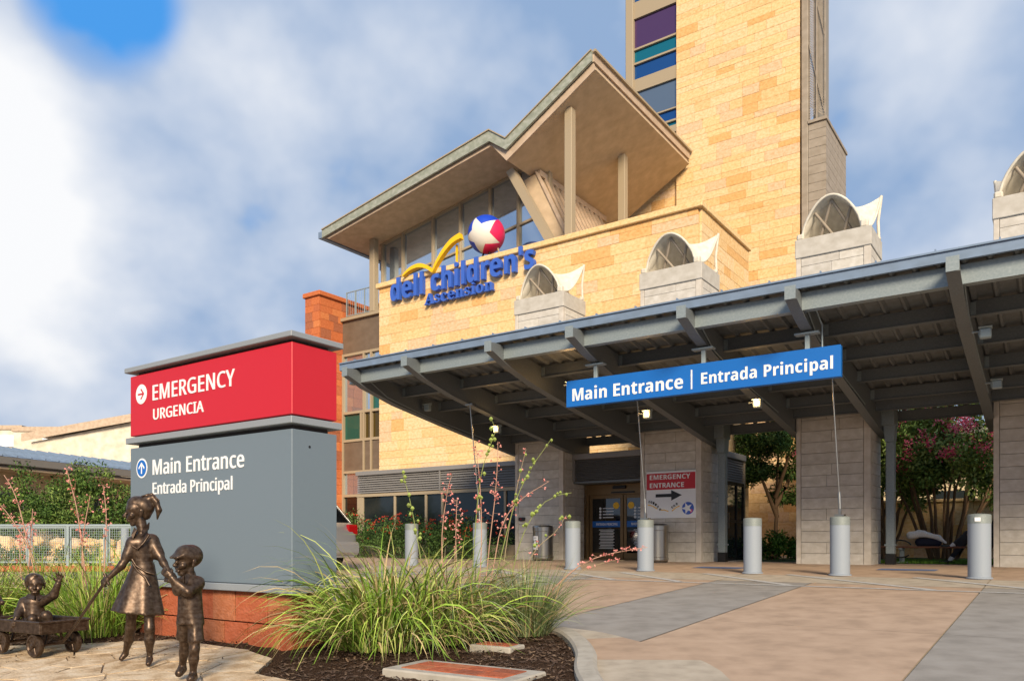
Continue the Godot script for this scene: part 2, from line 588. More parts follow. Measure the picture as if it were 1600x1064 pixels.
func island_loop() -> Array:
	# (x, distance) in front of the camera
	var p: Array = [Vector2(0.55, 4.0), Vector2(0.62, 5.67), Vector2(0.68, 6.34), Vector2(0.66, 7.1), Vector2(0.52, 7.7), Vector2(0.05, 8.3), Vector2(-1.2, 9.0), Vector2(-3.2, 9.7), Vector2(-7.0, 10.6), Vector2(-11.0, 11.0), Vector2(-13.0, 9.0), Vector2(-12.0, 5.0), Vector2(-8.0, 2.2), Vector2(-3.0, 1.5), Vector2(-0.3, 2.0)]
	return smooth_loop(p, 6)

func wxz(q: Vector2, dy: float) -> Vector3:
	var p := Vector3(q.x, 0, -q.y)
	p.y = gy(vw(p)) + dy
	return p

func build_ground():
	var g := structure("ground")
	var st := begin()
	var vs := [-500.0, -8.0, 14.2, 18.2, 600.0]
	for i in vs.size() - 1:
		for k in 2:
			var ua := -600.0 + k * 600.0
			quad(st, L(g, ua, gy(vs[i]) - 0.13, vs[i]), L(g, ua + 600.0, gy(vs[i]) - 0.13, vs[i]), L(g, ua + 600.0, gy(vs[i + 1]) - 0.13, vs[i + 1]), L(g, ua, gy(vs[i + 1]) - 0.13, vs[i + 1]), Vector3.UP)
	part(g, "earth", done(st), M.soil)
	var road := structure("driveway")
	part(road, "joint_bed", strip_mesh(road, -62.0, 42.0, -8.0, 12.7, -0.012), M.joint)
	var k := -14
	while k < 10:
		var e := -0.9 + k * 3.82
		for seg in [[e, e + 1.52, M.grey_concrete], [e + 1.52, e + 3.82, M.tan_concrete]]:
			for vv in [[-8.0, -1.0], [-1.0, 3.6], [3.6, 8.2], [8.2, 12.7]]:
				part(road, "slab", strip_mesh(road, seg[0] + 0.008, seg[1] - 0.008, vv[0] + 0.004, vv[1] - 0.004, 0.0), seg[2])
		k += 1
	var walk := structure("walkway")
	part(walk, "joint_bed", strip_mesh(walk, -62.0, 42.0, 12.71, 60.0, -0.012), M.joint)
	for i in range(-16, 11):
		for vv in [[12.715, 14.0, M.pale_concrete], [14.0, 16.3, M.tan_concrete], [16.3, 19.6, M.tan_concrete], [19.6, 24.0, M.pale_concrete], [24.0, 40.0, M.pale_concrete]]:
			part(walk, "slab", strip_mesh(walk, -0.9 + i * 3.82 + 0.006, -0.9 + (i + 1) * 3.82 - 0.006, vv[0] + 0.006, vv[1] - 0.006, 0.0), vv[2])
	# apron round the planted island
	var ap := structure("island_apron", false)
	var outer := smooth_open([Vector2(1.25, 2.5), Vector2(1.45, 4.2), Vector2(1.54, 5.56), Vector2(1.55, 5.96), Vector2(1.47, 6.45), Vector2(1.14, 7.33), Vector2(0.7, 8.1), Vector2(-0.6, 9.2)], 8)
	var inner := smooth_open([Vector2(0.3, 2.5), Vector2(0.50, 4.2), Vector2(0.60, 5.4), Vector2(0.64, 6.0), Vector2(0.62, 6.6), Vector2(0.58, 7.3), Vector2(0.3, 7.9), Vector2(-0.9, 8.7)], 8)
	for seg in [[0, 30, M.pale_concrete], [30, 42, M.tan_concrete], [42, 56, M.pale_concrete]]:
		st = begin()
		for i in range(seg[0], mini(seg[1], outer.size() - 1)):
			quad(st, wxz(inner[i], 0.005), wxz(outer[i], 0.005), wxz(outer[i + 1], 0.005), wxz(inner[i + 1], 0.005), Vector3.UP)
		part(ap, "slab", done(st), seg[2])
	# painted lines of the crossing
	var li := structure("road_marking")
	for q in [[-14.0, 12.30, 3.0, 12.08, 0.1], [-6.45, 12.3, -8.3, 13.6, 0.13], [-5.2, 12.28, -7.0, 13.7, 0.13], [-3.39, 12.22, -5.4, 13.9, 0.13], [-1.45, 12.2, -3.95, 14.1, 0.13], [0.35, 12.15, -1.95, 14.1, 0.13], [2.2, 12.1, -0.1, 14.1, 0.13], [-8.3, 12.3, -10.1, 13.6, 0.13]]:
		st = begin()
		var a := Vector2(q[0], q[1])
		var b := Vector2(q[2], q[3])
		var n: Vector2 = (b - a).orthogonal().normalized() * q[4] * 0.5
		for i in 8:
			var c := a.lerp(b, i / 8.0)
			var d := a.lerp(b, (i + 1) / 8.0)
			quad(st, L(li, c.x + n.x, gy(c.y + n.y) + 0.006, c.y + n.y), L(li, d.x + n.x, gy(d.y + n.y) + 0.006, d.y + n.y), L(li, d.x - n.x, gy(d.y - n.y) + 0.006, d.y - n.y), L(li, c.x - n.x, gy(c.y - n.y) + 0.006, c.y - n.y), Vector3.UP)
		part(li, "painted_line", done(st), M.line_paint)
	for q in [[-5.86, 15.9], [-2.41, 16.5]]:
		part(li, "blue_patch", strip_mesh(li, q[0] - 0.5, q[0] + 0.5, q[1] - 0.3, q[1] + 0.3, 0.006), M.blue_paint)
	# the island: mulch, kerb, flagstones
	var loop := island_loop()
	var isl := structure("planting_bed", false)
	st = begin()
	var pv := PackedVector2Array(loop)
	var nz := FastNoiseLite.new()
	nz.seed = 3; nz.frequency = 2.2
	# fine grid so that the mulch is uneven
	var stp := 0.16
	for i in range(int(-13.0 / stp), int(0.9 / stp)):
		for j in range(int(1.4 / stp), int(11.2 / stp)):
			var q := Vector2(i * stp, j * stp)
			if not Geometry2D.is_point_in_polygon(q + Vector2(stp, stp) * 0.5, pv): continue
			var c := []
			for e in [[0, 0], [1, 0], [1, 1], [0, 1]]:
				var p := q + Vector2(e[0], e[1]) * stp
				c.append(wxz(p, 0.035 + 0.035 * nz.get_noise_2d(p.x * 1.3, p.y * 1.3)))
			quad(st, c[0], c[1], c[2], c[3], Vector3.UP)
	part(isl, "mulch", done(st), M.mulch)
	var chips := {}
	for m in [M.mulch_chip, M.mulch_pale]: chips[m] = begin()
	for i in 9000:
		var q := Vector2(rng.randf_range(-1.9, 0.55), rng.randf_range(4.6, 8.2))
		if i > 6000: q = Vector2(rng.randf_range(-5.6, -2.4), rng.randf_range(6.6, 9.0))
		if not Geometry2D.is_point_in_polygon(q, pv): continue
		var p := wxz(q, 0.04 + 0.035 * nz.get_noise_2d(q.x * 1.3, q.y * 1.3))
		var a := rng.randf() * TAU
		var d := Vector3(cos(a), rng.randf_range(-0.3, 0.5), sin(a)) * rng.randf_range(0.008, 0.028)
		var wd := Vector3(-sin(a), rng.randf_range(-0.4, 0.4), cos(a)) * rng.randf_range(0.003, 0.008)
		var m: Material = M.mulch_pale if rng.randf() < 0.22 else M.mulch_chip
		var up := Vector3(0, 0.008, 0)
		quad(chips[m], p + up - d - wd, p + up + d - wd, p + up + d + wd, p + up - d + wd, Vector3.UP)
	for m in chips:
		part(isl, "bark_chips", done(chips[m]), m).set_meta("kind", "stuff")
	var kb := structure("kerb", false)
	st = begin()
	var n := loop.size()
	var sec := [Vector2(0.0, -0.1), Vector2(0.0, 0.075), Vector2(-0.03, 0.1), Vector2(-0.15, 0.1), Vector2(-0.17, 0.08), Vector2(-0.17, -0.02)]
	for i in n:
		var ring := []
		for e in [i, (i + 1) % n]:
			var d: Vector2 = (loop[(e + 1) % n] - loop[(e - 1 + n) % n]).normalized()
			var o := Vector2(d.y, -d.x)
			if Geometry2D.is_point_in_polygon(loop[e] + o * 0.05, pv): o = -o
			var r := []
			for s in sec: r.append([wxz(loop[e] + o * s.x, 0.0) + Vector3(0, s.y, 0), Vector3(o.x, 0, -o.y)])
			ring.append(r)
		for k2 in sec.size() - 1:
			var outw: Vector3 = Vector3.UP * (1.0 if k2 in [1, 2, 3] else 0.0) + ring[0][k2][1] * (1.0 if k2 < 2 else (-1.0 if k2 > 2 else 0.0))
			quad(st, ring[0][k2][0], ring[1][k2][0], ring[1][k2 + 1][0], ring[0][k2 + 1][0], outw)
	st.index()
	part(kb, "kerb_stone", done(st), M.kerb)
	# irregular flagstones under the statue group
	var fl := structure("flagstone_path", false)
	var sites := []
	for i in 150:
		var best := Vector2.ZERO
		var far := -1.0
		for tr in 8:
			var c := Vector2(rng.randf_range(-7.2, -0.9), rng.randf_range(3.9, 7.9))
			var dm := 99.0
			for s in sites: dm = minf(dm, c.distance_to(s))
			if dm > far:
				far = dm
				best = c
		sites.append(best)
	var bed := PackedVector2Array([Vector2(-7.2, 3.9), Vector2(-1.35, 3.9), Vector2(-1.45, 4.9), Vector2(-1.5, 5.55), Vector2(-1.95, 5.95), Vector2(-2.0, 6.55), Vector2(-2.35, 7.0), Vector2(-3.35, 7.75), Vector2(-4.3, 7.65), Vector2(-7.2, 7.6)])
	for s in sites:
		var cell := PackedVector2Array([s + Vector2(-2, -2), s + Vector2(2, -2), s + Vector2(2, 2), s + Vector2(-2, 2)])
		for o in sites:
			if o == s or o.distance_to(s) > 2.0: continue
			var mid: Vector2 = (o + s) * 0.5
			var d: Vector2 = (s - o).normalized()
			mid += d * 0.008
			var sd := d.orthogonal()
			var half := PackedVector2Array([mid + sd * 5.0, mid + sd * 5.0 + d * 10.0, mid - sd * 5.0 + d * 10.0, mid - sd * 5.0])
			var r := Geometry2D.intersect_polygons(cell, half)
			if r.size(): cell = r[0]
		for pc in Geometry2D.intersect_polygons(cell, bed):
			if pc.size() < 3: continue
			st = begin()
			var ix := Geometry2D.triangulate_polygon(pc)
			var hh := 0.058 + rng.randf() * 0.008
			for t in range(0, ix.size(), 3):
				tri(st, wxz(pc[ix[t]], hh), wxz(pc[ix[t + 1]], hh), wxz(pc[ix[t + 2]], hh), Vector3.UP)
			for t in pc.size():
				var a := pc[t]
				var b := pc[(t + 1) % pc.size()]
				var ow: Vector2 = (a + b) * 0.5 - s
				quad(st, wxz(a, hh), wxz(b, hh), wxz(b, -0.02), wxz(a, -0.02), Vector3(ow.x, 0, -ow.y))
			part(fl, "flagstone", done(st), M.flagstone if rng.randf() < 0.6 else M.flagstone_b)
	part(fl, "sand_bed", poly_sheet(bed, 0.045), M.pale_concrete)
	# lawn
	var lw := structure("lawn")
	st = begin()
	quad(st, L(lw, -6.9, 0.5, 19.75), L(lw, 16, 0.5, 19.75), L(lw, 16, 0.5, 27.2), L(lw, -6.9, 0.5, 27.2), Vector3.UP)
	part(lw, "turf", done(st), M.lawn)
	st = begin()
	for i in 9000:
		var u := rng.randf_range(-3.6, -0.2)
		var v := rng.randf_range(19.76, 23.5)
		var p := L(lw, u, 0.5, v)
		var a := rng.randf() * TAU
		var h := rng.randf_range(0.03, 0.08)
		var k3 := rng.randf_range(0.7, 1.2)
		st.set_color(Color(0.10 * k3, 0.21 * k3, 0.03 * k3))
		tri(st, p + Vector3(cos(a), 0, sin(a)) * 0.008, p - Vector3(cos(a), 0, sin(a)) * 0.008, p + Vector3(rng.randf_range(-0.02, 0.02), h, rng.randf_range(-0.02, 0.02)), Vector3(0, 0.3, 1))
	part(lw, "grass_blades", done(st), M.leaf).set_meta("kind", "stuff")

func smooth_open(p: Array, n: int) -> Array:
	var out := []
	for i in p.size() - 1:
		for k in n:
			out.append(p[i].cubic_interpolate(p[i + 1], p[maxi(i - 1, 0)], p[mini(i + 2, p.size() - 1)], float(k) / n))
	out.append(p[p.size() - 1])
	return out

func poly_sheet(pc: PackedVector2Array, hh: float) -> ArrayMesh:
	var st := begin()
	var ix := Geometry2D.triangulate_polygon(pc)
	for t in range(0, ix.size(), 3):
		tri(st, wxz(pc[ix[t]], hh), wxz(pc[ix[t + 1]], hh), wxz(pc[ix[t + 2]], hh), Vector3.UP)
	return done(st)

func strip_mesh(t: Node3D, u0: float, u1: float, v0: float, v1: float, dy: float) -> ArrayMesh:
	var st := begin()
	var vs := [v0]
	for k in [-8.0, 14.2, 18.2]:
		if k > v0 and k < v1: vs.append(k)
	vs.append(v1)
	for i in vs.size() - 1:
		quad(st, L(t, u0, gy(vs[i]) + dy, vs[i]), L(t, u1, gy(vs[i]) + dy, vs[i]), L(t, u1, gy(vs[i + 1]) + dy, vs[i + 1]), L(t, u0, gy(vs[i + 1]) + dy, vs[i + 1]), Vector3.UP)
	return done(st)

# ---------------------------------------------------------------- stone block with the lettering
func stone_mix() -> Array:
	return [M.stone_cream, M.stone_cream, M.stone_buff, M.stone_buff, M.stone_sand, M.stone_sand, M.stone_sand, M.stone_gold, M.stone_rose, M.stone_cream]

func build_main_block():
	var t := thing("stone_building", "golden limestone block with parapet coping behind the entrance canopy", "building", -14.2, 0.49, 20.5)
	bx(t, "wall", M.mortar, -20.21, -8.15, 0.4, 10.1, 20.57, 24.5)
	ashlar(t, "stone", 0, -20.21, -8.15, 3.45, 10.1, 20.5, [0.26, 0.34, 0.34, 0.42], 0.5, 1.35, stone_mix(), 290)
	ashlar(t, "lower_stone", 0, -20.21, -8.15, 0.49, 3.45, 20.5, [0.34, 0.42], 0.6, 1.4, stone_mix(), 150)
	ashlar(t, "end_stone", 1, 20.58, 24.5, 0.49, 10.1, -8.08, [0.26, 0.34, 0.42], 0.5, 1.2, stone_mix(), 120)
	bx(t, "coping", M.stone_sand, -20.3, -8.0, 10.1, 10.27, 20.4, 20.85, 0.02)
	bx(t, "coping", M.stone_sand, -8.4, -8.0, 10.1, 10.27, 20.85, 24.55, 0.02)
	bx(t, "roof_deck", M.trim_grey, -20.21, -8.4, 10.1, 10.14, 20.85, 24.5)
	# clerestory of glass standing on the block, under the folded roof
	var g := thing("clerestory", "band of tall glass panes in tan mullions under the folded roof", "glazing", -18.0, 10.1, 22.35)
	var soff := func(u: float) -> float: return 12.47 + 0.1706 * (u + 22.7)
	var us := [-21.8, -20.72, -19.2, -17.9, -16.55, -15.35, -14.1]
	for i in us.size() - 1:
		var a: float = us[i] + 0.05
		var b: float = us[i + 1] - 0.05
		var mid := 11.35 + 0.17 * (i - 1)
		prism(g, "pane", M.glass_sky, [Vector2(a, 10.1), Vector2(b, 10.1), Vector2(b, mid), Vector2(a, mid - 0.17)], 22.36, 22.38, 2)
		prism(g, "pane", M.glass_sky, [Vector2(a, mid - 0.1), Vector2(b, mid + 0.07), Vector2(b, soff.call(b) - 0.06), Vector2(a, soff.call(a) - 0.06)], 22.36, 22.38, 2)
		prism(g, "transom", M.frame_tan, [Vector2(a, mid - 0.17), Vector2(b, mid), Vector2(b, mid + 0.07), Vector2(a, mid - 0.1)], 22.29, 22.42, 2)
	for i in us.size():
		bx(g, "mullion", M.frame_tan, us[i] - 0.05, us[i] + 0.05, 10.1, soff.call(us[i]) + 0.0, 22.25, 22.45, 0.01)
	prism(g, "head_rail", M.frame_tan, [Vector2(-21.9, soff.call(-21.9) - 0.06), Vector2(-14.1, soff.call(-14.1) - 0.06), Vector2(-14.1, soff.call(-14.1) + 0.02), Vector2(-21.9, soff.call(-21.9) + 0.02)], 22.24, 22.46, 2)
	bx(g, "side_pane", M.glass_sky, -21.79, -21.77, 10.1, 12.55, 22.5, 26.5)
	bx(g, "end_mullion", M.frame_tan, -21.85, -21.72, 10.1, 12.55, 26.5, 26.65)
	# the raked wall and its brace beneath the steep roof half
	var r := thing("raked_wall", "leaning tan clad wall with slatted side beneath the steep soffit", "wall", -13.8, 10.1, 22.0)
	prism(r, "cladding", M.soffit, [Vector2(-14.75, 13.05), Vector2(-14.25, 13.15), Vector2(-12.75, 10.12), Vector2(-13.35, 10.12)], 21.75, 26.4, 2)
	prism(r, "edge_trim", M.fascia_tan, [Vector2(-14.3, 13.25), Vector2(-14.17, 13.15), Vector2(-12.6, 10.12), Vector2(-12.75, 10.12)], 21.7, 21.8, 2)
	for i in 12:
		var v := 22.1 + i * 0.34
		prism(r, "slat", M.fascia_tan, [Vector2(-14.2, 13.12), Vector2(-14.12, 13.12), Vector2(-12.62, 10.12), Vector2(-12.7, 10.12)], v, v + 0.07, 2)
	bx(r, "top_rail", M.fascia_tan, -14.35, -14.12, 13.08, 13.26, 21.8, 26.4)
	var b := thing("diagonal_brace", "pale square steel strut slanting down from the roof fold to the parapet", "strut", -14.2, 10.27, 21.1)
	prism(b, "strut", M.frame_tan, [Vector2(-14.95, 13.1), Vector2(-14.68, 13.18), Vector2(-13.0, 10.27), Vector2(-13.3, 10.27)], 21.0, 21.25, 2)

func build_roof():
	var t := thing("folded_roof", "two winged folded roof with weathered copper edge and tan soffit", "roof", -16.0, 12.5, 20.3)
	# profile along the facade: low tip, first crest, fold, high tip
	var top := [Vector2(-23.0, 12.78), Vector2(-15.1, 14.2), Vector2(-14.45, 13.74), Vector2(-11.35, 15.42)]
	var low := [Vector2(-23.0, 12.50), Vector2(-15.1, 13.86), Vector2(-14.45, 13.40), Vector2(-11.35, 15.12)]
	var sof := [Vector2(-22.75, 12.47), Vector2(-15.08, 13.77), Vector2(-14.5, 13.13), Vector2(-11.3, 14.93)]
	for i in 3:
		prism(t, "copper_edge", M.patina, [low[i], low[i + 1], top[i + 1], top[i]], 20.28, 20.36, 2)
		prism(t, "roof_sheet", M.roof_blue, [top[i] + Vector2(0, -0.06), top[i + 1] + Vector2(0, -0.06), top[i + 1] - Vector2(0, 0.02), top[i] - Vector2(0, 0.02)], 20.36, 27.6, 2)
		prism(t, "drip_rail", M.frame_tan, [top[i] + Vector2(0, 0.001), top[i + 1] + Vector2(0, 0.001), top[i + 1] + Vector2(0, 0.04), top[i] + Vector2(0, 0.04)], 20.24, 20.40, 2)
		prism(t, "tan_edge", M.fascia_tan, [sof[i] - Vector2(0, 0.02), sof[i + 1] - Vector2(0, 0.02), low[i + 1] + Vector2(0, 0.02), low[i] + Vector2(0, 0.02)], 20.40, 20.46, 2)
		prism(t, "soffit_board", M.soffit, [sof[i], sof[i + 1], sof[i + 1] + Vector2(0, 0.05), sof[i] + Vector2(0, 0.05)], 20.46, 27.55, 2)
	prism(t, "copper_end", M.fascia_tan, [Vector2(20.36, 15.13), Vector2(27.6, 15.13), Vector2(27.6, 15.42), Vector2(20.36, 15.42)], -11.37, -11.3, 0)
	prism(t, "end_trim", M.frame_tan, [Vector2(20.30, 15.38), Vector2(27.65, 15.38), Vector2(27.65, 15.45), Vector2(20.30, 15.45)], -11.3, -11.22, 0)
	prism(t, "tan_edge", M.fascia_tan, [Vector2(20.46, 14.93), Vector2(27.55, 14.93), Vector2(27.55, 15.12), Vector2(20.46, 15.12)], -11.42, -11.36, 0)
	prism(t, "tan_edge", M.fascia_tan, [Vector2(20.46, 12.48), Vector2(27.55, 12.48), Vector2(27.55, 12.7), Vector2(20.46, 12.7)], -22.86, -22.78, 0)
	prism(t, "gutter", M.roof_blue, [Vector2(20.28, 12.5), Vector2(27.6, 12.5), Vector2(27.6, 12.74), Vector2(20.28, 12.74)], -23.2, -23.0, 0)
	bx(t, "downpipe_head", M.roof_blue, -22.85, -22.6, 12.05, 12.35, 23.2, 23.5)
	for q in [[-12.42, 20.85, 14.28, 10.27], [-12.42, 24.4, 14.28, 10.14], [-21.77, 21.8, 12.62, 9.84], [-21.3, 23.4, 12.7, 9.8]]:
		bx(t, "post", M.frame_tan, q[0] - 0.13, q[0] + 0.13, q[3], q[2], q[1] - 0.13, q[1] + 0.13, 0.015)

func build_tower():
	var t := thing("stone_tower", "tall golden limestone tower with coloured glass strip", "tower", -10.5, 0.49, 27.7)
	bx(t, "wall", M.mortar, -11.87, -7.42, 0.4, 25.0, 27.77, 28.9)
	ashlar(t, "stone", 0, -11.87, -7.37, 9.2, 22.6, 27.7, [0.2, 0.28, 0.34, 0.34], 0.45, 1.25, stone_mix(), 300)
	ashlar(t, "upper_stone", 0, -11.87, -7.37, 22.6, 25.0, 27.7, [0.28, 0.34], 0.45, 1.25, stone_mix(), 0)
	ashlar(t, "base_stone", 0, -11.87, -6.2, 0.49, 9.2, 27.7, [0.34, 0.42, 0.5], 0.5, 1.3, stone_mix(), 200)
	bx(t, "stair_wall", M.mortar, -13.97, -11.87, 0.4, 16.4, 27.9, 33.0)
	ashlar(t, "stair_stone", 0, -13.97, -11.87, 9.0, 16.4, 27.84, [0.28, 0.34], 0.5, 1.1, stone_mix(), 80)
	bx(t, "glazing_frame", M.frame_tan, -13.97, -13.64, 16.4, 25.0, 27.66, 33.0, 0.02)
	bx(t, "sill", M.frame_tan, -13.64, -11.87, 16.4, 16.66, 27.72, 28.1)
	var rows := [[16.66, 16.83, M.glass_teal], [16.90, 17.29, M.glass_blue], [17.34, 18.41, M.glass_slate], [18.90, 19.48, M.glass_blue], [19.55, 20.04, M.glass_teal], [20.11, 21.26, M.glass_purple], [21.9, 22.9, M.glass_blue], [23.0, 24.9, M.glass_slate]]
	var last := 16.66
	for r in rows:
		if r[0] - last > 0.01: bx(t, "transom", M.frame_tan, -13.64, -11.87, last, r[0], 27.74, 27.95)
		bx(t, "pane", r[2], -13.64, -11.87, r[0], r[1], 27.82, 27.86)
		last = r[1]
	bx(t, "wall", M.frame_tan, -13.6, -11.9, 16.5, 25.0, 27.96, 33.0)
	# metal shaft beside the stone
	var s := thing("louvred_shaft", "grey clad shaft with perforated metal screen beside the stone tower", "shaft", -7.0, 0.49, 28.0)
	bx(s, "corner_post", M.clad_grey, -7.34, -7.12, 8.0, 25.0, 27.78, 28.1, 0.02)
	bx(s, "core", M.block_joint, -7.3, -6.60, 0.45, 15.24, 27.88, 30.8)
	bx(s, "roof_ledge", M.clad_grey, -7.12, -6.5, 15.24, 15.34, 27.76, 30.9)
	for i in 27:
		var y := 7.2 + i * 0.3
		bx(s, "panel", M.clad_grey, -7.11, -6.56, y, y + 0.288, 27.82, 27.88)
		for j in 2:
			bx(s, "panel", M.clad_grey, -6.60, -6.54, y, y + 0.288, 27.83 + j * 1.5, 29.31 + j * 1.5)
	bx(s, "screen_back", M.louver, -7.12, -6.62, 15.34, 25.0, 28.5, 28.56)
	var st := begin()
	var h := 15.4
	while h < 25.0:
		for k in 2:
			var a := Vector2(-7.12, h) if k == 0 else Vector2(-6.58, h)
			var b := Vector2(-6.58, h + 0.54) if k == 0 else Vector2(-7.12, h + 0.54)
			var nn := (b - a).orthogonal().normalized() * 0.014
			var pp := [a + nn, b + nn, b - nn, a - nn]
			var q := []
			for e in pp: q.append(L(s, e.x, e.y, 27.9))
			quad(st, q[0], q[1], q[2], q[3], Vector3.BACK)
		h += 0.085
	part(s, "mesh_screen", done(st), M.clad_grey)
	for i in 4:
		prism(s, "stay", M.clad_grey, [Vector2(-7.12, 18.0 + i * 2.6), Vector2(-7.12, 18.08 + i * 2.6), Vector2(-6.58, 15.5 + i * 2.6), Vector2(-6.58, 15.42 + i * 2.6)], 27.84, 27.88, 2)
	for x in [-6.58, -6.85]: bx(s, "screen_post", M.clad_grey, x - 0.02, x + 0.02, 15.34, 25.0, 27.84, 27.94)

func build_wing():
	# red sandstone fin and the glazed bay between it and the golden block
	var f := thing("red_stone_fin", "tall red sandstone fin wall with a flat coping", "wall", -23.9, 0.45, 20.6)
	bx(f, "core", M.red_mortar, -24.3, -23.56, 0.3, 10.5, 20.66, 23.2)
	var reds := [M.terra_a, M.terra_a, M.terra_b, M.terra_c, M.terra_d, M.terra_a]
	ashlar(f, "stone", 0, -24.33, -23.51, 0.45, 10.5, 20.6, [0.26, 0.36, 0.36], 0.3, 0.6, reds, 90)
	ashlar(f, "stone", 1, 20.67, 23.2, 0.45, 10.5, -23.51, [0.26, 0.36, 0.36], 0.35, 0.75, reds, 200)
	bx(f, "coping", M.terra_a, -24.4, -23.42, 10.5, 10.68, 20.52, 23.25, 0.02)
	var b := thing("glazed_bay", "narrow bay of stacked windows and brown spandrels beside the red fin", "glazing", -22.4, 0.45, 21.8)
	bx(b, "backing", M.louver, -23.5, -20.25, 0.4, 9.7, 21.98, 23.0)
	for r in [[8.44, 9.72], [3.77, 4.9]]: bx(b, "spandrel", M.spandrel, -23.5, -20.3, r[0], r[1], 21.8, 21.96)
	bx(b, "sill", M.frame_tan, -23.5, -20.3, 9.72, 9.84, 21.68, 22.0)
	for y in [8.32, 6.02, 4.92, 3.68, 2.75, 0.45]: bx(b, "rail", M.frame_tan, -23.5, -20.3, y, y + 0.1, 21.76, 21.96)
	for x in [-23.46, -22.3, -21.9, -20.4]: bx(b, "stile", M.frame_tan, x - 0.04, x + 0.04, 0.45, 8.42, 21.75, 21.955)
	for r in [[6.12, 8.32, -23.42, -22.34, M.glass_sky], [6.12, 8.32, -22.26, -21.94, M.glass_sky], [7.3, 8.32, -21.86, -20.44, M.glass_sky], [6.12, 7.25, -21.86, -20.44, M.glass_green], [5.02, 6.02, -23.42, -22.5, M.glass_green], [5.02, 6.02, -22.4, -20.44, M.glass_amber], [2.85, 3.68, -23.42, -22.34, M.glass_sky], [2.85, 3.68, -22.26, -20.44, M.glass_sky], [0.55, 2.75, -23.42, -22.34, M.glass_dark], [0.55, 2.75, -22.26, -20.44, M.glass_dark]]:
		bx(b, "pane", r[4], r[2], r[3], r[0], r[1], 21.86, 21.9)
	bx(b, "stile", M.frame_tan, -22.5, -22.4, 5.02, 6.02, 21.76, 21.94)
	var rl := thing("terrace_railing", "thin steel mesh railing on the terrace above the glazed bay", "railing", -22.8, 9.84, 22.0)
	for x in [-23.4, -22.9, -22.4, -21.95]: bx(rl, "post", M.fence_metal, x - 0.02, x + 0.02, 9.84, 10.9, 21.9, 21.94)
	for y in [9.95, 10.88]: bx(rl, "rail", M.fence_metal, -23.42, -21.9, y, y + 0.03, 21.895, 21.935)
	for i in 14: tube(rl, "wire", M.fence_metal, [Vector3(-23.4 + i * 0.11, 9.95, 21.92), Vector3(-23.4 + i * 0.11, 10.88, 21.92)], 0.006, 4)
	var pb := thing("terrace_box", "pale plant enclosure standing on the terrace behind the railing", "enclosure", -22.9, 9.7, 24.0)
	bx(pb, "body", M.cream_render, -23.6, -21.9, 9.7, 10.75, 23.5, 24.6, 0.02)
	bx(pb, "lid", M.red_d, -23.65, -21.85, 10.75, 10.85, 23.45, 24.65, 0.02)

# ---------------------------------------------------------------- the four piers that rise through the canopy
func build_piers():
	var labels := ["grey block pier beside the shrub bed, lit monitor hood on top", "grey block pier carrying the emergency entrance notice", "grey block pier standing between the two trees", "grey block pier beside the bench with the seated person"]
	var us := [[-12.77, -11.17], [-8.86, -7.23], [-4.97, -3.40], [-1.13, 0.47]]
	for i in 4:
		var a: float = us[i][0]
		var b: float = us[i][1]
		var t := thing("block_pier", labels[i], "pier", (a + b) * 0.5, 0.48, 19.0, "piers through the canopy")
		bx(t, "core", M.block_joint, a + 0.03, b - 0.03, 0.4, 7.4, 18.43, 19.55)
		bx(t, "corner_trim", M.block_trim, a, a + 0.10, 0.47, 7.42, 18.385, 18.5, 0.006)
		bx(t, "corner_trim", M.block_trim, b - 0.14, b, 0.47, 7.42, 18.385, 18.5, 0.006)
		var y := 0.48
		var row := 0
		while y < 7.4:
			var h := minf(0.25, 7.42 - y)
			var cuts := [a + 0.105]
			var w := b - 0.145 - (a + 0.105)
			var off: float = [0.62, 0.42, 0.5][row % 3]
			if (row + i) % 5 != 2: cuts.append(a + 0.105 + w * off)
			cuts.append(b - 0.145)
			for k in cuts.size() - 1:
				bx(t, "block", [M.block_a, M.block_b, M.block_c][rng.randi() % 3], cuts[k] + 0.003, cuts[k + 1] - 0.003, y + 0.003, y + h - 0.004, 18.40 - rng.randf() * 0.004, 18.46, 0.004)
			var sc := [18.51, 18.51 + 1.03 * off, 19.55]
			for k in 2:
				bx(t, "block", [M.block_a, M.block_b, M.block_c][rng.randi() % 3], b - 0.06, b - 0.004 + rng.randf() * 0.003, y + 0.003, y + h - 0.004, sc[k] + 0.003, sc[k + 1] - 0.003, 0.004)
			bx(t, "block", M.block_a, a + 0.004, a + 0.06, y + 0.003, y + h - 0.004, 18.51, 19.55, 0.004)
			y += h
			row += 1
		bx(t, "cap_band", M.cap_grey, a - 0.02, b + 0.02, 7.42, 7.84, 18.36, 19.6, 0.012)
		hood(i, a, b)

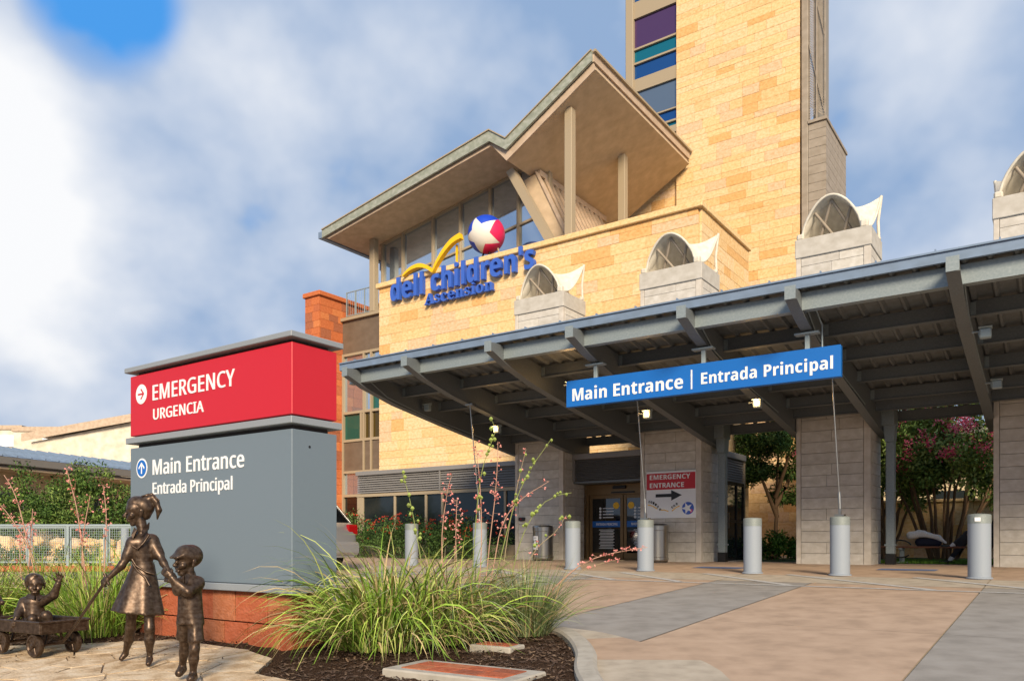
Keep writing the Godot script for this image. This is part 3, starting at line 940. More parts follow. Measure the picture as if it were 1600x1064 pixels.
func hood(i: int, a: float, b: float):
	var labels := ["white fabric hood on the pier below the blue lettering", "white fabric hood on the pier with the emergency notice", "white fabric hood in front of the grey clad shaft", "white fabric hood on the pier above the bench"]
	var t := thing("fabric_hood", labels[i], "hood", (a + b) * 0.5, 7.84, 19.0, "tensile hoods on the piers")
	# saddle shaped skin: an arch at the front, a pointed wing to the side
	var n := 16
	var m := 12
	var P := func(s: float, q: float) -> Vector3:
		var w := b - a
		var arch := sin(PI * clampf(s, 0.0, 1.0))
		var u := a + w * (0.04 + 0.84 * s)
		var y: float = 7.86 + 0.86 * pow(arch, 0.62) * (1.0 - 0.12 * q) * pow(maxf(0.0, cos(q * PI * 0.5)), 0.55)
		return Vector3(u, y, 18.42 + 1.02 * q + 0.14 * (1.0 - arch) * (1.0 - q))
	var skin := func(F: Callable, called: String, up: Vector3):
		var s2 := SurfaceTool.new()
		s2.begin(Mesh.PRIMITIVE_TRIANGLES)
		s2.set_smooth_group(0)
		for k in n:
			for j in m:
				var c := [F.call(k / float(n), j / float(m)), F.call((k + 1) / float(n), j / float(m)), F.call((k + 1) / float(n), (j + 1) / float(m)), F.call(k / float(n), (j + 1) / float(m))]
				var d := []
				for e in c: d.append(L(t, e.x, e.y, e.z))
				quad(s2, d[0], d[1], d[2], d[3], up)
		s2.generate_normals()
		part(t, called, s2.commit(), M.fabric)
	skin.call(P, "arched_skin", Vector3(0, 1, -0.1))
	# sail between the arch and the raised corner behind
	var peak := Vector3(b + 0.02, 8.86, 19.5)
	var foot := Vector3(b - 0.16, 7.92, 18.46)
	var Q := func(s: float, q: float) -> Vector3:
		var A: Vector3 = P.call(0.55 + 0.45 * s, 0.32 * (1.0 - s))
		var B := peak.lerp(foot, s) - Vector3(0, 0.30 * sin(PI * s), 0)
		return A.lerp(B, q) - Vector3(0, 0.16 * sin(PI * q) * (1.0 - s), 0)
	skin.call(Q, "sail_skin", Vector3(0, 1, 0))
	var peak2 := Vector3(a - 0.04, 8.62, 19.5)
	var foot2 := Vector3(a + 0.10, 7.92, 18.46)
	var Q2 := func(s: float, q: float) -> Vector3:
		var A: Vector3 = P.call(0.40 - 0.40 * s, 0.34 * (1.0 - s))
		var B := peak2.lerp(foot2, s) - Vector3(0, 0.26 * sin(PI * s), 0)
		return A.lerp(B, q) - Vector3(0, 0.14 * sin(PI * q) * (1.0 - s), 0)
	skin.call(Q2, "sail_skin", Vector3(0, 1, 0))
	tube(t, "back_leg", M.fabric, [Vector3(a + 0.03, 7.84, 19.5), peak2], 0.03, 8)
	# edge tubes and inner struts
	var e1 := []
	var e2 := []
	for k in n + 1:
		e1.append(P.call(k / float(n), 0.0))
		e2.append(Q.call(k / float(n), 1.0))
	tube(t, "edge_tube", M.fabric, e1, 0.03, 8)
	tube(t, "edge_tube", M.fabric, e2, 0.025, 8)
	var w := b - a
	for q in [[0.5, 0.75], [0.5, 0.22], [0.8, 0.55], [0.22, 0.5]]:
		tube(t, "strut", M.clad_grey, [P.call(q[0], 0.15) - Vector3(0, 0.03, 0), Vector3(a + w * q[1], 7.84, 18.95)], 0.035, 8)
	bx(t, "foot", M.fabric, a + 0.0, a + 0.16, 7.84, 7.98, 18.40, 18.56, 0.03)
	bx(t, "foot", M.fabric, b - 0.22, b - 0.06, 7.84, 8.02, 18.40, 18.56, 0.03)
	bx(t, "foot", M.fabric, b - 0.1, b + 0.01, 7.84, 7.95, 19.4, 19.55, 0.03)
	tube(t, "back_leg", M.fabric, [Vector3(b - 0.03, 7.84, 19.5), Vector3(b - 0.05, 8.3, 19.5), peak], 0.035, 8)

# ---------------------------------------------------------------- canopy
func deck_y(v: float) -> float:
	return 4.86 - 0.124 * (v - 12.45)

func build_canopy():
	var t := thing("entrance_canopy", "long grey steel canopy with tapered beams and ribbed metal roof", "canopy", -5.0, 4.0, 15.5)
	var ua := -13.25
	var ub := 4.5
	# ribbed deck
	var st := begin()
	var n := int((ub - ua) / 0.305)
	for i in n:
		var u0 := ua + i * 0.305
		for q in [[0.0, 0.20, 0.0, 0.0], [0.20, 0.235, 0.0, -0.05], [0.235, 0.27, -0.05, -0.05], [0.27, 0.305, -0.05, 0.0]]:
			quad(st, L(t, u0 + q[0], deck_y(12.3) + q[2], 12.3), L(t, u0 + q[1], deck_y(12.3) + q[3], 12.3), L(t, u0 + q[1], deck_y(19.6) + q[3], 19.6), L(t, u0 + q[0], deck_y(19.6) + q[2], 19.6), Vector3.DOWN)
	part(t, "ribbed_deck", done(st), M.deck)
	prism(t, "roof_sheet", M.roof_blue, [Vector2(12.28, deck_y(12.28) + 0.03), Vector2(19.7, deck_y(19.7) + 0.03), Vector2(19.7, deck_y(19.7) + 0.06), Vector2(12.28, deck_y(12.28) + 0.06)], ua, ub, 0)
	prism(t, "fascia", M.roof_blue, [Vector2(12.22, 4.82), Vector2(12.28, 4.82), Vector2(12.28, 4.96), Vector2(12.22, 4.96)], ua, ub, 0)
	prism(t, "fascia_lip", M.roof_blue, [Vector2(12.19, 4.96), Vector2(12.34, 4.965), Vector2(12.34, 4.99), Vector2(12.19, 4.985)], ua - 0.02, ub, 0)
	for i in 23:
		bx(t, "seam_end", M.roof_blue, ua + 0.4 + i * 0.76, ua + 0.42 + i * 0.76, 4.98, 5.03, 12.24, 12.30)
	prism(t, "edge_trim", M.roof_blue, [Vector2(12.22, 4.82), Vector2(19.7, deck_y(19.7) - 0.04), Vector2(19.7, deck_y(19.7) + 0.08), Vector2(12.22, 4.98)], ua - 0.03, ua, 0)
	for e in [[12.45, 0.27, M.galv], [13.8, 0.22, M.shade_steel], [15.1, 0.22, M.shade_steel], [16.4, 0.22, M.shade_steel], [17.7, 0.22, M.shade_steel], [18.25, 0.3, M.shade_steel], [19.5, 0.22, M.shade_steel]]:  # front purlin in the lit tone, inner ones with shade in their colour
		var v: float = e[0]
		var y := deck_y(v) - 0.052
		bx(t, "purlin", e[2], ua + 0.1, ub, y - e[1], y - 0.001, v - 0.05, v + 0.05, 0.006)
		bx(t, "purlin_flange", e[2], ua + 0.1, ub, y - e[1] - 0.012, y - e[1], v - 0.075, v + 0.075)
	for u in [-12.83, -11.08, -8.93, -7.14, -5.04, -3.32, -1.2, 0.55, 2.7, 4.4]:
		var prof := [Vector2(11.96, 4.77), Vector2(12.0, 4.62), Vector2(12.5, 4.44), Vector2(13.5, 4.20), Vector2(15.2, 3.93), Vector2(18.4, 3.47), Vector2(19.6, 3.35), Vector2(19.6, deck_y(19.6) - 0.07), Vector2(12.6, deck_y(12.6) - 0.07), Vector2(12.3, 4.79), Vector2(12.1, 4.79)]
		var o := prism(t, "beam", M.shade_steel, prof, u - 0.055, u + 0.055, 0)
		var fl := [Vector2(12.0, 4.62), Vector2(12.5, 4.44), Vector2(13.5, 4.20), Vector2(15.2, 3.93), Vector2(18.4, 3.47), Vector2(19.6, 3.35)]
		var low := []
		for p in fl: low.append(p - Vector2(0, 0.014))
		low.reverse()
		prism(o, "flange", M.shade_steel, fl + low, u - 0.085, u + 0.085, 0)
		for v in [13.8, 15.1, 16.4, 17.7]:
			for s in [-1.0, 1.0]: bx(o, "clip_angle", M.galv, u + s * 0.056, u + s * 0.13, deck_y(v) - 0.27, deck_y(v) - 0.08, v - 0.062, v - 0.051)
		bx(o, "end_cap", M.galv, u - 0.08, u + 0.08, 4.60, 4.80, 11.945, 11.96)
	for u in [-12.83, -5.04, -3.32, -1.2]:
		tube(t, "conduit", M.galv, [Vector3(u + 0.075, deck_y(12.6) - 0.2, 12.55), Vector3(u + 0.075, 4.32, 13.2), Vector3(u + 0.075, 4.05, 14.6), Vector3(u + 0.075, 3.75, 17.0)], 0.014, 6)
	# gutters, hoppers and downpipes
	for q in [[-7.1, "steel downpipe with hopper head beside the emergency notice pier"], [-3.27, "steel downpipe with hopper head beside the myrtle"]]:
		var d := thing("downpipe", q[1], "downpipe", q[0], 0.48, 19.3, "canopy downpipes")
		var u: float = q[0]
		bx(d, "hopper", M.galv, u - 0.02, u + 0.26, 3.55, 3.95, 18.85, 19.35, 0.01)
		prism(d, "offset", M.galv, [Vector2(u + 0.02, 3.55), Vector2(u + 0.26, 3.55), Vector2(u + 0.24, 3.2), Vector2(u + 0.06, 3.2)], 18.95, 19.25, 2)
		bx(d, "pipe", M.galv, u + 0.06, u + 0.24, 0.72, 3.2, 19.0, 19.2, 0.015)
		bx(d, "shoe", M.black_plastic, u + 0.05, u + 0.25, 0.48, 0.72, 18.99, 19.21, 0.01)
		for y in [0.9, 2.1]: bx(d, "strap", M.galv, u + 0.04, u + 0.26, y, y + 0.04, 18.985, 19.22)
	# floodlights under the canopy
	for q in [[-12.75, 4.22, 14.4, 0, "unlit floodlight on the end beam above the stone wall"], [-11.0, 3.6, 14.85, 1, "lit floodlight above the pink flower stalks"], [-8.3, 4.13, 13.7, 1, "lit floodlight at the near end of the blue hanging sign"], [-7.05, 3.55, 14.6, 1, "lit floodlight beside the tie cable above the sliding doors"], [-4.95, 3.62, 15.0, 1, "lit floodlight between the hanging sign and the middle grey pier"], [-1.1, 4.05, 13.45, 0, "upper unlit floodlight on the beam over the bench"], [-1.1, 3.7, 15.9, 0, "lower unlit floodlight on the beam over the bench"]]:
		var u: float = q[0]
		var f := thing("floodlight", q[4], "floodlight", u + 0.2, q[1], q[2], "canopy floodlights")
		bx(f, "housing", M.fence_metal, u + 0.10, u + 0.25, q[1] - 0.07, q[1] + 0.07, q[2] - 0.06, q[2] + 0.06, 0.015)
		prism(f, "visor", M.fence_metal, [Vector2(q[2] - 0.12, q[1] + 0.08), Vector2(q[2] + 0.06, q[1] + 0.13), Vector2(q[2] + 0.06, q[1] + 0.071), Vector2(q[2] - 0.08, q[1] + 0.071)], u + 0.09, u + 0.26, 0)
		bx(f, "bracket", M.galv, u + 0.085, u + 0.11, q[1] - 0.02, q[1] + 0.02, q[2] - 0.02, q[2] + 0.02)
		tube(f, "arm", M.galv, [Vector3(u, q[1] + 0.04, q[2]), Vector3(u + 0.11, q[1] + 0.04, q[2])], 0.015, 6)
		if q[3]:
			bx(f, "lamp", M.lamp_glow, u + 0.13, u + 0.22, q[1] + 0.01, q[1] + 0.06, q[2] - 0.066, q[2] - 0.061)
			var o := OmniLight3D.new()
			o.name = "lamp_light"
			o.light_color = Color(1.0, 0.78, 0.5)
			o.light_energy = 0.15
			o.light_size = 0.06
			o.omni_range = 12.0
			o.omni_attenuation = 2.0
			o.shadow_enabled = true
			f.add_child(o)
			o.position = L(f, u + 0.175, q[1] + 0.035, q[2] - 0.13)

# ---------------------------------------------------------------- entrance under the canopy
func louvres(t: Node3D, u0: float, u1: float, y0: float, y1: float, v: float, n: int):
	var h := (y1 - y0) / n
	for i in n:
		var y := y0 + i * h
		prism(t, "louvre_blade", M.louver, [Vector2(v, y + h * 0.1), Vector2(v + 0.01, y + h * 0.05), Vector2(v + 0.07, y + h * 0.95), Vector2(v + 0.06, y + h)], u0, u1, 0)

func build_entrance():
	var s := thing("shopfront", "low glazed frontage with louvred band beside the rose hedge", "frontage", -16.3, 0.48, 18.9)
	bx(s, "roof_box", M.louver, -19.72, -12.8, 3.22, 3.36, 18.86, 20.5, 0.01)
	bx(s, "louvre_back", M.louver, -19.66, -12.8, 2.62, 3.22, 18.99, 19.1)
	louvres(s, -19.68, -16.02, 2.62, 3.22, 18.9, 8)
	louvres(s, -15.98, -12.8, 2.62, 3.22, 18.9, 8)
	bx(s, "divider", M.louver, -16.02, -15.98, 2.6, 3.22, 18.88, 18.98)
	bx(s, "head", M.frame_tan, -19.7, -12.8, 2.5, 2.6, 18.9, 19.1)
	var us := [-19.7, -18.0, -16.65, -15.97, -14.55, -13.55, -12.8]
	for i in us.size() - 1:
		bx(s, "mullion", M.frame_tan, us[i], us[i] + (0.3 if i == 0 else 0.08), 0.49, 2.5, 18.92, 19.06, 0.008)
		bx(s, "pane", M.glass_store, us[i] + (0.3 if i == 0 else 0.08), us[i + 1], 0.9, 2.5, 18.97, 18.99)
		bx(s, "sill_panel", M.frame_tan, us[i] + (0.3 if i == 0 else 0.08), us[i + 1], 0.49, 0.9, 18.95, 19.05)
	bx(s, "side_wall", M.frame_tan, -19.7, -19.6, 0.49, 3.22, 19.1, 20.5)
	# vestibule with the sliding doors
	var d := thing("entrance_doors", "bronze framed sliding glass doors with blue band and notices", "doors", -10.0, 0.48, 19.6)
	bx(d, "louvre_head", M.louver, -11.16, -8.87, 3.26, 3.42, 18.86, 20.5, 0.01)
	bx(d, "louvre_back", M.louver, -11.1, -8.87, 2.68, 3.26, 18.98, 19.2)
	louvres(d, -11.1, -8.87, 2.68, 3.26, 18.9, 12)
	bx(d, "louvre_end", M.louver, -11.16, -11.1, 2.66, 3.26, 18.88, 19.2)
	bx(d, "ceiling", M.shade_steel, -11.16, -8.87, 2.6, 2.66, 18.92, 20.4)
	bx(d, "header", M.bronze_frame, -11.12, -8.87, 2.3, 2.6, 19.56, 19.75, 0.01)
	bx(d, "sensor", M.black_plastic, -10.25, -9.85, 2.46, 2.54, 19.5, 19.56, 0.01)
	bx(d, "motion_sensor", M.black_plastic, -10.3, -9.6, 2.34, 2.38, 19.52, 19.56)
	bx(d, "jamb", M.bronze_frame, -11.14, -11.04, 0.49, 2.3, 19.56, 19.75, 0.006)
	bx(d, "back_wall", M.louver, -11.16, -8.0, 0.4, 3.3, 20.4, 20.48)
	bx(d, "threshold", M.bronze_frame, -11.1, -8.87, 0.48, 0.51, 19.4, 19.8)
	for q in [[-11.03, -9.97], [-9.95, -8.87]]:
		var leaf := bx(d, "door_leaf", M.bronze_frame, q[0], q[0] + 0.09, 0.52, 2.3, 19.6, 19.66, 0.006)
		bx(leaf, "stile", M.bronze_frame, q[1] - 0.09, q[1], 0.52, 2.3, 19.6, 19.66, 0.006)
		bx(leaf, "rail", M.bronze_frame, q[0] + 0.09, q[1] - 0.09, 0.52, 0.68, 19.605, 19.655)
		bx(leaf, "rail", M.bronze_frame, q[0] + 0.09, q[1] - 0.09, 2.2, 2.3, 19.605, 19.655)
		bx(leaf, "glass", M.glass_dark, q[0] + 0.09, q[1] - 0.09, 0.68, 2.2, 19.62, 19.64)
		bx(leaf, "blue_band", M.sign_blue, q[0] + 0.09, q[1] - 0.09, 1.4, 1.57, 19.615, 19.619)
		var yd := part(leaf, "yellow_disc", disc_mesh(0.095), M.letter_yellow, L(leaf, (q[1] - 0.22) if q[0] < -10 else (q[0] + 0.22), 2.0, 19.614))
		yd.rotation.x = PI * 0.5
		for k in 13: bx(leaf, "print_line", M.white_paint, q[0] + 0.3 + 0.02 * (k % 3), q[1] - 0.28 - 0.03 * (k % 2), 0.80 + k * 0.043, 0.816 + k * 0.043, 19.616, 19.6185)
		for k in 4: bx(leaf, "print_line", M.white_paint, q[0] + 0.42, q[1] - 0.3, 1.66 + k * 0.085, 1.685 + k * 0.085, 19.616, 19.6185)
		for k in 4:
			var dd := part(leaf, "notice_disc", disc_mesh(0.035), M.white_paint, L(leaf, q[0] + 0.34, 1.672 + k * 0.085, 19.6165))
			dd.rotation.x = PI * 0.5
	text(d, "door_lettering", "ENTRADA PRINCIPAL", M.white_paint, -10.82, -10.14, 1.45, 1.52, 19.6145, 0.004)
	text(d, "door_lettering", "MAIN ENTRANCE", M.white_paint, -9.72, -9.12, 1.45, 1.52, 19.6145, 0.004)
	# side of the vestibule with its own door
	var v := thing("side_vestibule", "dark framed glass vestibule with louvred head beside the downpipe", "vestibule", -7.3, 0.48, 20.4)
	bx(v, "louvre_head", M.louver, -7.9, -7.15, 3.2, 3.36, 19.6, 21.5, 0.01)
	bx(v, "louvre_back", M.louver, -7.9, -7.26, 2.58, 3.2, 19.62, 21.45)
	for i in 9:
		var y := 2.6 + i * 0.066
		prism(v, "louvre_blade", M.louver, [Vector2(-7.2, y), Vector2(-7.19, y), Vector2(-7.25, y + 0.06), Vector2(-7.26, y + 0.06)], 19.62, 21.45, 2)
	for q in [19.62, 20.02, 20.85, 21.4]: bx(v, "post", M.door_dark, -7.28, -7.2, 0.48, 2.58, q, q + 0.08, 0.005)
	for y in [0.49, 1.5, 2.5]: bx(v, "rail", M.door_dark, -7.27, -7.21, y, y + 0.08, 19.7, 21.4)
	for q in [[19.7, 20.02], [20.10, 20.85], [20.93, 21.4]]:
		bx(v, "glass", M.glass_store, -7.25, -7.23, 0.57, 1.5, q[0], q[1])
		bx(v, "glass", M.glass_store, -7.25, -7.23, 1.58, 2.5, q[0], q[1])
	bx(v, "pull_handle", M.steel, -7.19, -7.16, 1.35, 1.75, 20.15, 20.18)
	bx(v, "back_wall", M.louver, -8.0, -7.95, 0.4, 3.3, 19.6, 21.5)
	bx(v, "end_wall", M.frame_tan, -8.0, -7.2, 0.4, 3.3, 21.5, 21.56)
	# emergency entrance notice on the pier
	var n := thing("emergency_notice", "white wall notice with red emergency entrance heading and black arrow", "sign", -8.02, 1.58, 18.38)
	bx(n, "board", M.white_paint, -8.68, -7.36, 1.58, 2.76, 18.36, 18.395, 0.003)
	bx(n, "red_band", M.sign_red, -8.67, -7.37, 2.30, 2.71, 18.355, 18.36)
	text(n, "lettering", "EMERGENCY", M.white_paint, -8.58, -7.50, 2.555, 2.675, 18.354, 0.004)
	text(n, "lettering", "ENTRANCE", M.white_paint, -8.58, -7.66, 2.35, 2.47, 18.354, 0.004)
	prism(n, "arrow", M.black_paint, [Vector2(-8.42, 2.11), Vector2(-8.0, 2.11), Vector2(-8.0, 2.02), Vector2(-7.72, 2.15), Vector2(-8.0, 2.28), Vector2(-8.0, 2.19), Vector2(-8.42, 2.19)], 18.352, 18.358, 2)
	var word := "follow"
	for i in 6:
		var o := text(n, "lettering", word[i], M.black_paint, -8.62 + i * 0.06, -8.575 + i * 0.06, 1.97 - i * i * 0.008, 2.03 - i * i * 0.008, 18.356, 0.004)
		o.rotation.z = -0.12 * i
	word = "the"
	for i in 3:
		var o := text(n, "lettering", word[i], M.black_paint, -8.0 + i * 0.06, -7.955 + i * 0.06, 1.82 + i * 0.04, 1.88 + i * 0.04, 18.356, 0.004)
		o.rotation.z = 0.5
	for q in [[-8.63, 1.93, -8.38, 1.82], [-8.28, 1.79, -8.08, 1.75], [-7.98, 1.76, -7.78, 1.88]]:
		tube(n, "swoosh", M.letter_yellow, [Vector3(q[0], q[1], 18.358), Vector3((q[0] + q[2]) * 0.5, (q[1] + q[3]) * 0.5 + 0.02, 18.358), Vector3(q[2], q[3], 18.358)], 0.012, 6)
	var ds := part(n, "star_disc", disc_mesh(0.155), M.letter_blue, L(n, -7.56, 1.82, 18.3585))
	ds.rotation.x = PI * 0.5
	prism(n, "star", M.white_paint, star_pts(Vector2(-7.58, 1.82), 0.15, 0.06, 0.35), 18.352, 18.357, 2)
	prism(n, "star_pink", M.ball_pink, [Vector2(-7.50, 1.70), Vector2(-7.44, 1.74), Vector2(-7.45, 1.80), Vector2(-7.50, 1.78)], 18.3535, 18.3575, 2)
	var ko := thing("key_switch", "small dark card reader on the pier beside the recycling bin", "switch", -12.55, 1.62, 18.38)
	bx(ko, "box", M.black_plastic, -12.62, -12.42, 1.58, 1.68, 18.34, 18.395, 0.01)
	bx(ko, "indicator", M.tail_red, -12.56, -12.52, 1.61, 1.65, 18.335, 18.34)

func star_pts(c: Vector2, r1: float, r2: float, rot: float) -> Array:
	var p := []
	for i in 10:
		var a := rot + PI * 0.5 + i * PI / 5.0
		var r := r1 if i % 2 == 0 else r2
		p.append(c + Vector2(cos(a), sin(a)) * r)
	return p

func disc_mesh(r: float) -> Mesh:
	var c := CylinderMesh.new()
	c.top_radius = r
	c.bottom_radius = r
	c.height = 0.003
	c.radial_segments = 32
	return c

func build_far_side():
	var g := thing("garden_wall", "shaded golden stone garden wall behind the crape myrtle", "wall", 1.0, 0.49, 27.3)
	bx(g, "core", M.mortar, -6.15, 12.0, 0.4, 2.2, 27.4, 27.8)
	ashlar(g, "stone", 0, -6.15, 6.0, 0.49, 2.2, 27.33, [0.34, 0.42], 0.6, 1.2, stone_mix(), 90)
	ashlar(g, "far_stone", 0, 6.0, 12.0, 0.49, 2.2, 27.33, [0.34, 0.42], 0.6, 1.2, stone_mix(), 0)
	bx(g, "coping", M.stone_sand, -6.15, 12.0, 2.2, 2.3, 27.25, 27.9, 0.02)
	var b := thing("cream_house", "pale cream building beyond the golden garden wall", "building", 8.0, 0.4, 46.0)
	bx(b, "wall", M.cream_render, -12.0, 30.0, 0.3, 6.4, 46.0, 56.0)
	bx(b, "roof", M.trim_grey, -12.4, 30.4, 6.4, 6.8, 45.5, 56.5)
	for i in 8:
		bx(b, "window", M.glass_store, -10.0 + i * 4.6, -8.2 + i * 4.6, 1.8, 3.6, 45.95, 46.02)

# ---------------------------------------------------------------- monument sign
func build_monument():
	var t := thing("monument_sign", "grey and red hospital direction sign on a red stone plinth", "sign", -6.95, 0.04, 4.87)
	var u0 := -8.28
	var u1 := -5.62
	var v0 := 4.61
	var v1 := 5.14
	bx(t, "plinth", M.red_mortar, u0 + 0.14, u1 - 0.14, -0.1, 0.53, v0 + 0.13, v1 - 0.1)
	var reds := [M.red_a, M.red_b, M.red_c, M.red_a]
	ashlar(t, "plinth_stone", 0, u0 + 0.08, u1 - 0.08, -0.03, 0.53, v0 + 0.07, [0.26, 0.3], 0.26, 0.5, reds, 60, 0.012, 0.018, 0.09)
	ashlar(t, "plinth_stone", 1, v0 + 0.165, v1 - 0.07, -0.03, 0.53, u1 - 0.08, [0.26, 0.3], 0.2, 0.4, reds, 20, 0.012, 0.015, 0.09)
	bx(t, "lower_lip", M.sign_lip, u0 - 0.02, u1 + 0.02, 0.53, 0.60, v0 - 0.02, v1 + 0.02, 0.006)
	bx(t, "grey_cabinet", M.sign_grey, u0, u1, 0.604, 2.005, v0, v1, 0.006)
	bx(t, "reveal", M.sign_reveal, u0 + 0.06, u1 - 0.06, 2.0, 2.05, v0 + 0.06, v1 - 0.06)
	bx(t, "middle_lip", M.sign_lip, u0 - 0.035, u1 + 0.035, 2.05, 2.115, v0 - 0.035, v1 + 0.035, 0.006)
	bx(t, "reveal", M.sign_reveal, u0 + 0.05, u1 - 0.05, 2.11, 2.135, v0 + 0.05, v1 - 0.05)
	bx(t, "red_cabinet", M.sign_red, u0, u1, 2.135, 2.78, v0, v1, 0.006)
	bx(t, "reveal", M.sign_reveal, u0 + 0.06, u1 - 0.06, 2.775, 2.82, v0 + 0.06, v1 - 0.06)
	bx(t, "cap", M.sign_lip, u0 - 0.045, u1 + 0.045, 2.815, 2.868, v0 - 0.045, v1 + 0.045, 0.006)
	text(t, "lettering", "EMERGENCY", M.white_paint, -7.84, -6.44, 2.48, 2.64, v0, 0.006, "Droid Sans", 400, 0.3)
	text(t, "lettering", "URGENCIA", M.white_paint, -7.83, -6.94, 2.275, 2.39, v0, 0.006, "Droid Sans", 400, 0.3)
	text(t, "lettering", "Main Entrance", M.white_paint, -7.84, -6.3, 1.695, 1.86, v0, 0.006, "Droid Sans", 400, 0.3)
	text(t, "lettering", "Entrada Principal", M.white_paint, -7.84, -6.48, 1.455, 1.625, v0, 0.006, "Droid Sans", 400, 0.3)
	for q in [[-8.06, 2.57, M.white_paint, M.white_paint, M.sign_red, 0], [-8.05, 1.78, M.white_paint, M.sign_blue, M.white_paint, 1]]:
		var a := part(t, "round_symbol", disc_mesh(0.105), q[2], L(t, q[0], q[1], v0 - 0.002))
		a.rotation.x = PI * 0.5
		var b := part(t, "round_symbol", disc_mesh(0.088), q[3], L(t, q[0], q[1], v0 - 0.004))
		b.rotation.x = PI * 0.5
		var sh := []
		for p in [Vector2(-0.06, -0.009), Vector2(0.03, -0.009), Vector2(-0.012, -0.05), Vector2(0.006, -0.058), Vector2(0.062, 0.0), Vector2(0.006, 0.058), Vector2(-0.012, 0.05), Vector2(0.03, 0.009), Vector2(-0.06, 0.009)]:
			var r: Vector2 = p if q[5] == 0 else Vector2(-p.y, p.x)
			sh.append(r + Vector2(q[0], q[1]))
		prism(t, "arrow", q[4], sh, v0 - 0.0075, v0 - 0.005, 2)
	var k := part(t, "bolt_hole", disc_mesh(0.012), M.black_paint, L(t, u1 + 0.001, 1.86, v0 + 0.2))
	k.rotation.z = PI * 0.5

func build_canopy_sign():
	var t := thing("hanging_sign", "long blue hanging sign with white main entrance lettering", "sign", -5.28, 3.55, 12.95)
	bx(t, "panel", M.sign_blue, -7.75, -2.81, 3.55, 4.045, 12.87, 12.99, 0.006)
	text(t, "lettering", "Main Entrance", M.white_paint, -7.61, -5.39, 3.65, 3.90, 12.869, 0.008)
	text(t, "lettering", "Entrada Principal", M.white_paint, -5.06, -2.92, 3.615, 3.89, 12.869, 0.008)
	bx(t, "divider", M.white_paint, -5.245, -5.22, 3.62, 3.95, 12.861, 12.869)
	for u in [-7.14, -5.04, -3.32]:
		bx(t, "hanger", M.fence_metal, u - 0.035, u + 0.035, 4.045, 4.30, 12.9, 12.96, 0.005)
		bx(t, "hanger_plate", M.fence_metal, u - 0.19, u + 0.19, 4.28, 4.31, 12.85, 13.0, 0.004)
	tube(t, "conduit", M.fence_metal, [Vector3(-3.1, 4.04, 12.95), Vector3(-3.1, 4.4, 12.95), Vector3(-3.15, 4.6, 12.8), Vector3(-3.2, 4.7, 12.6)], 0.014, 6)

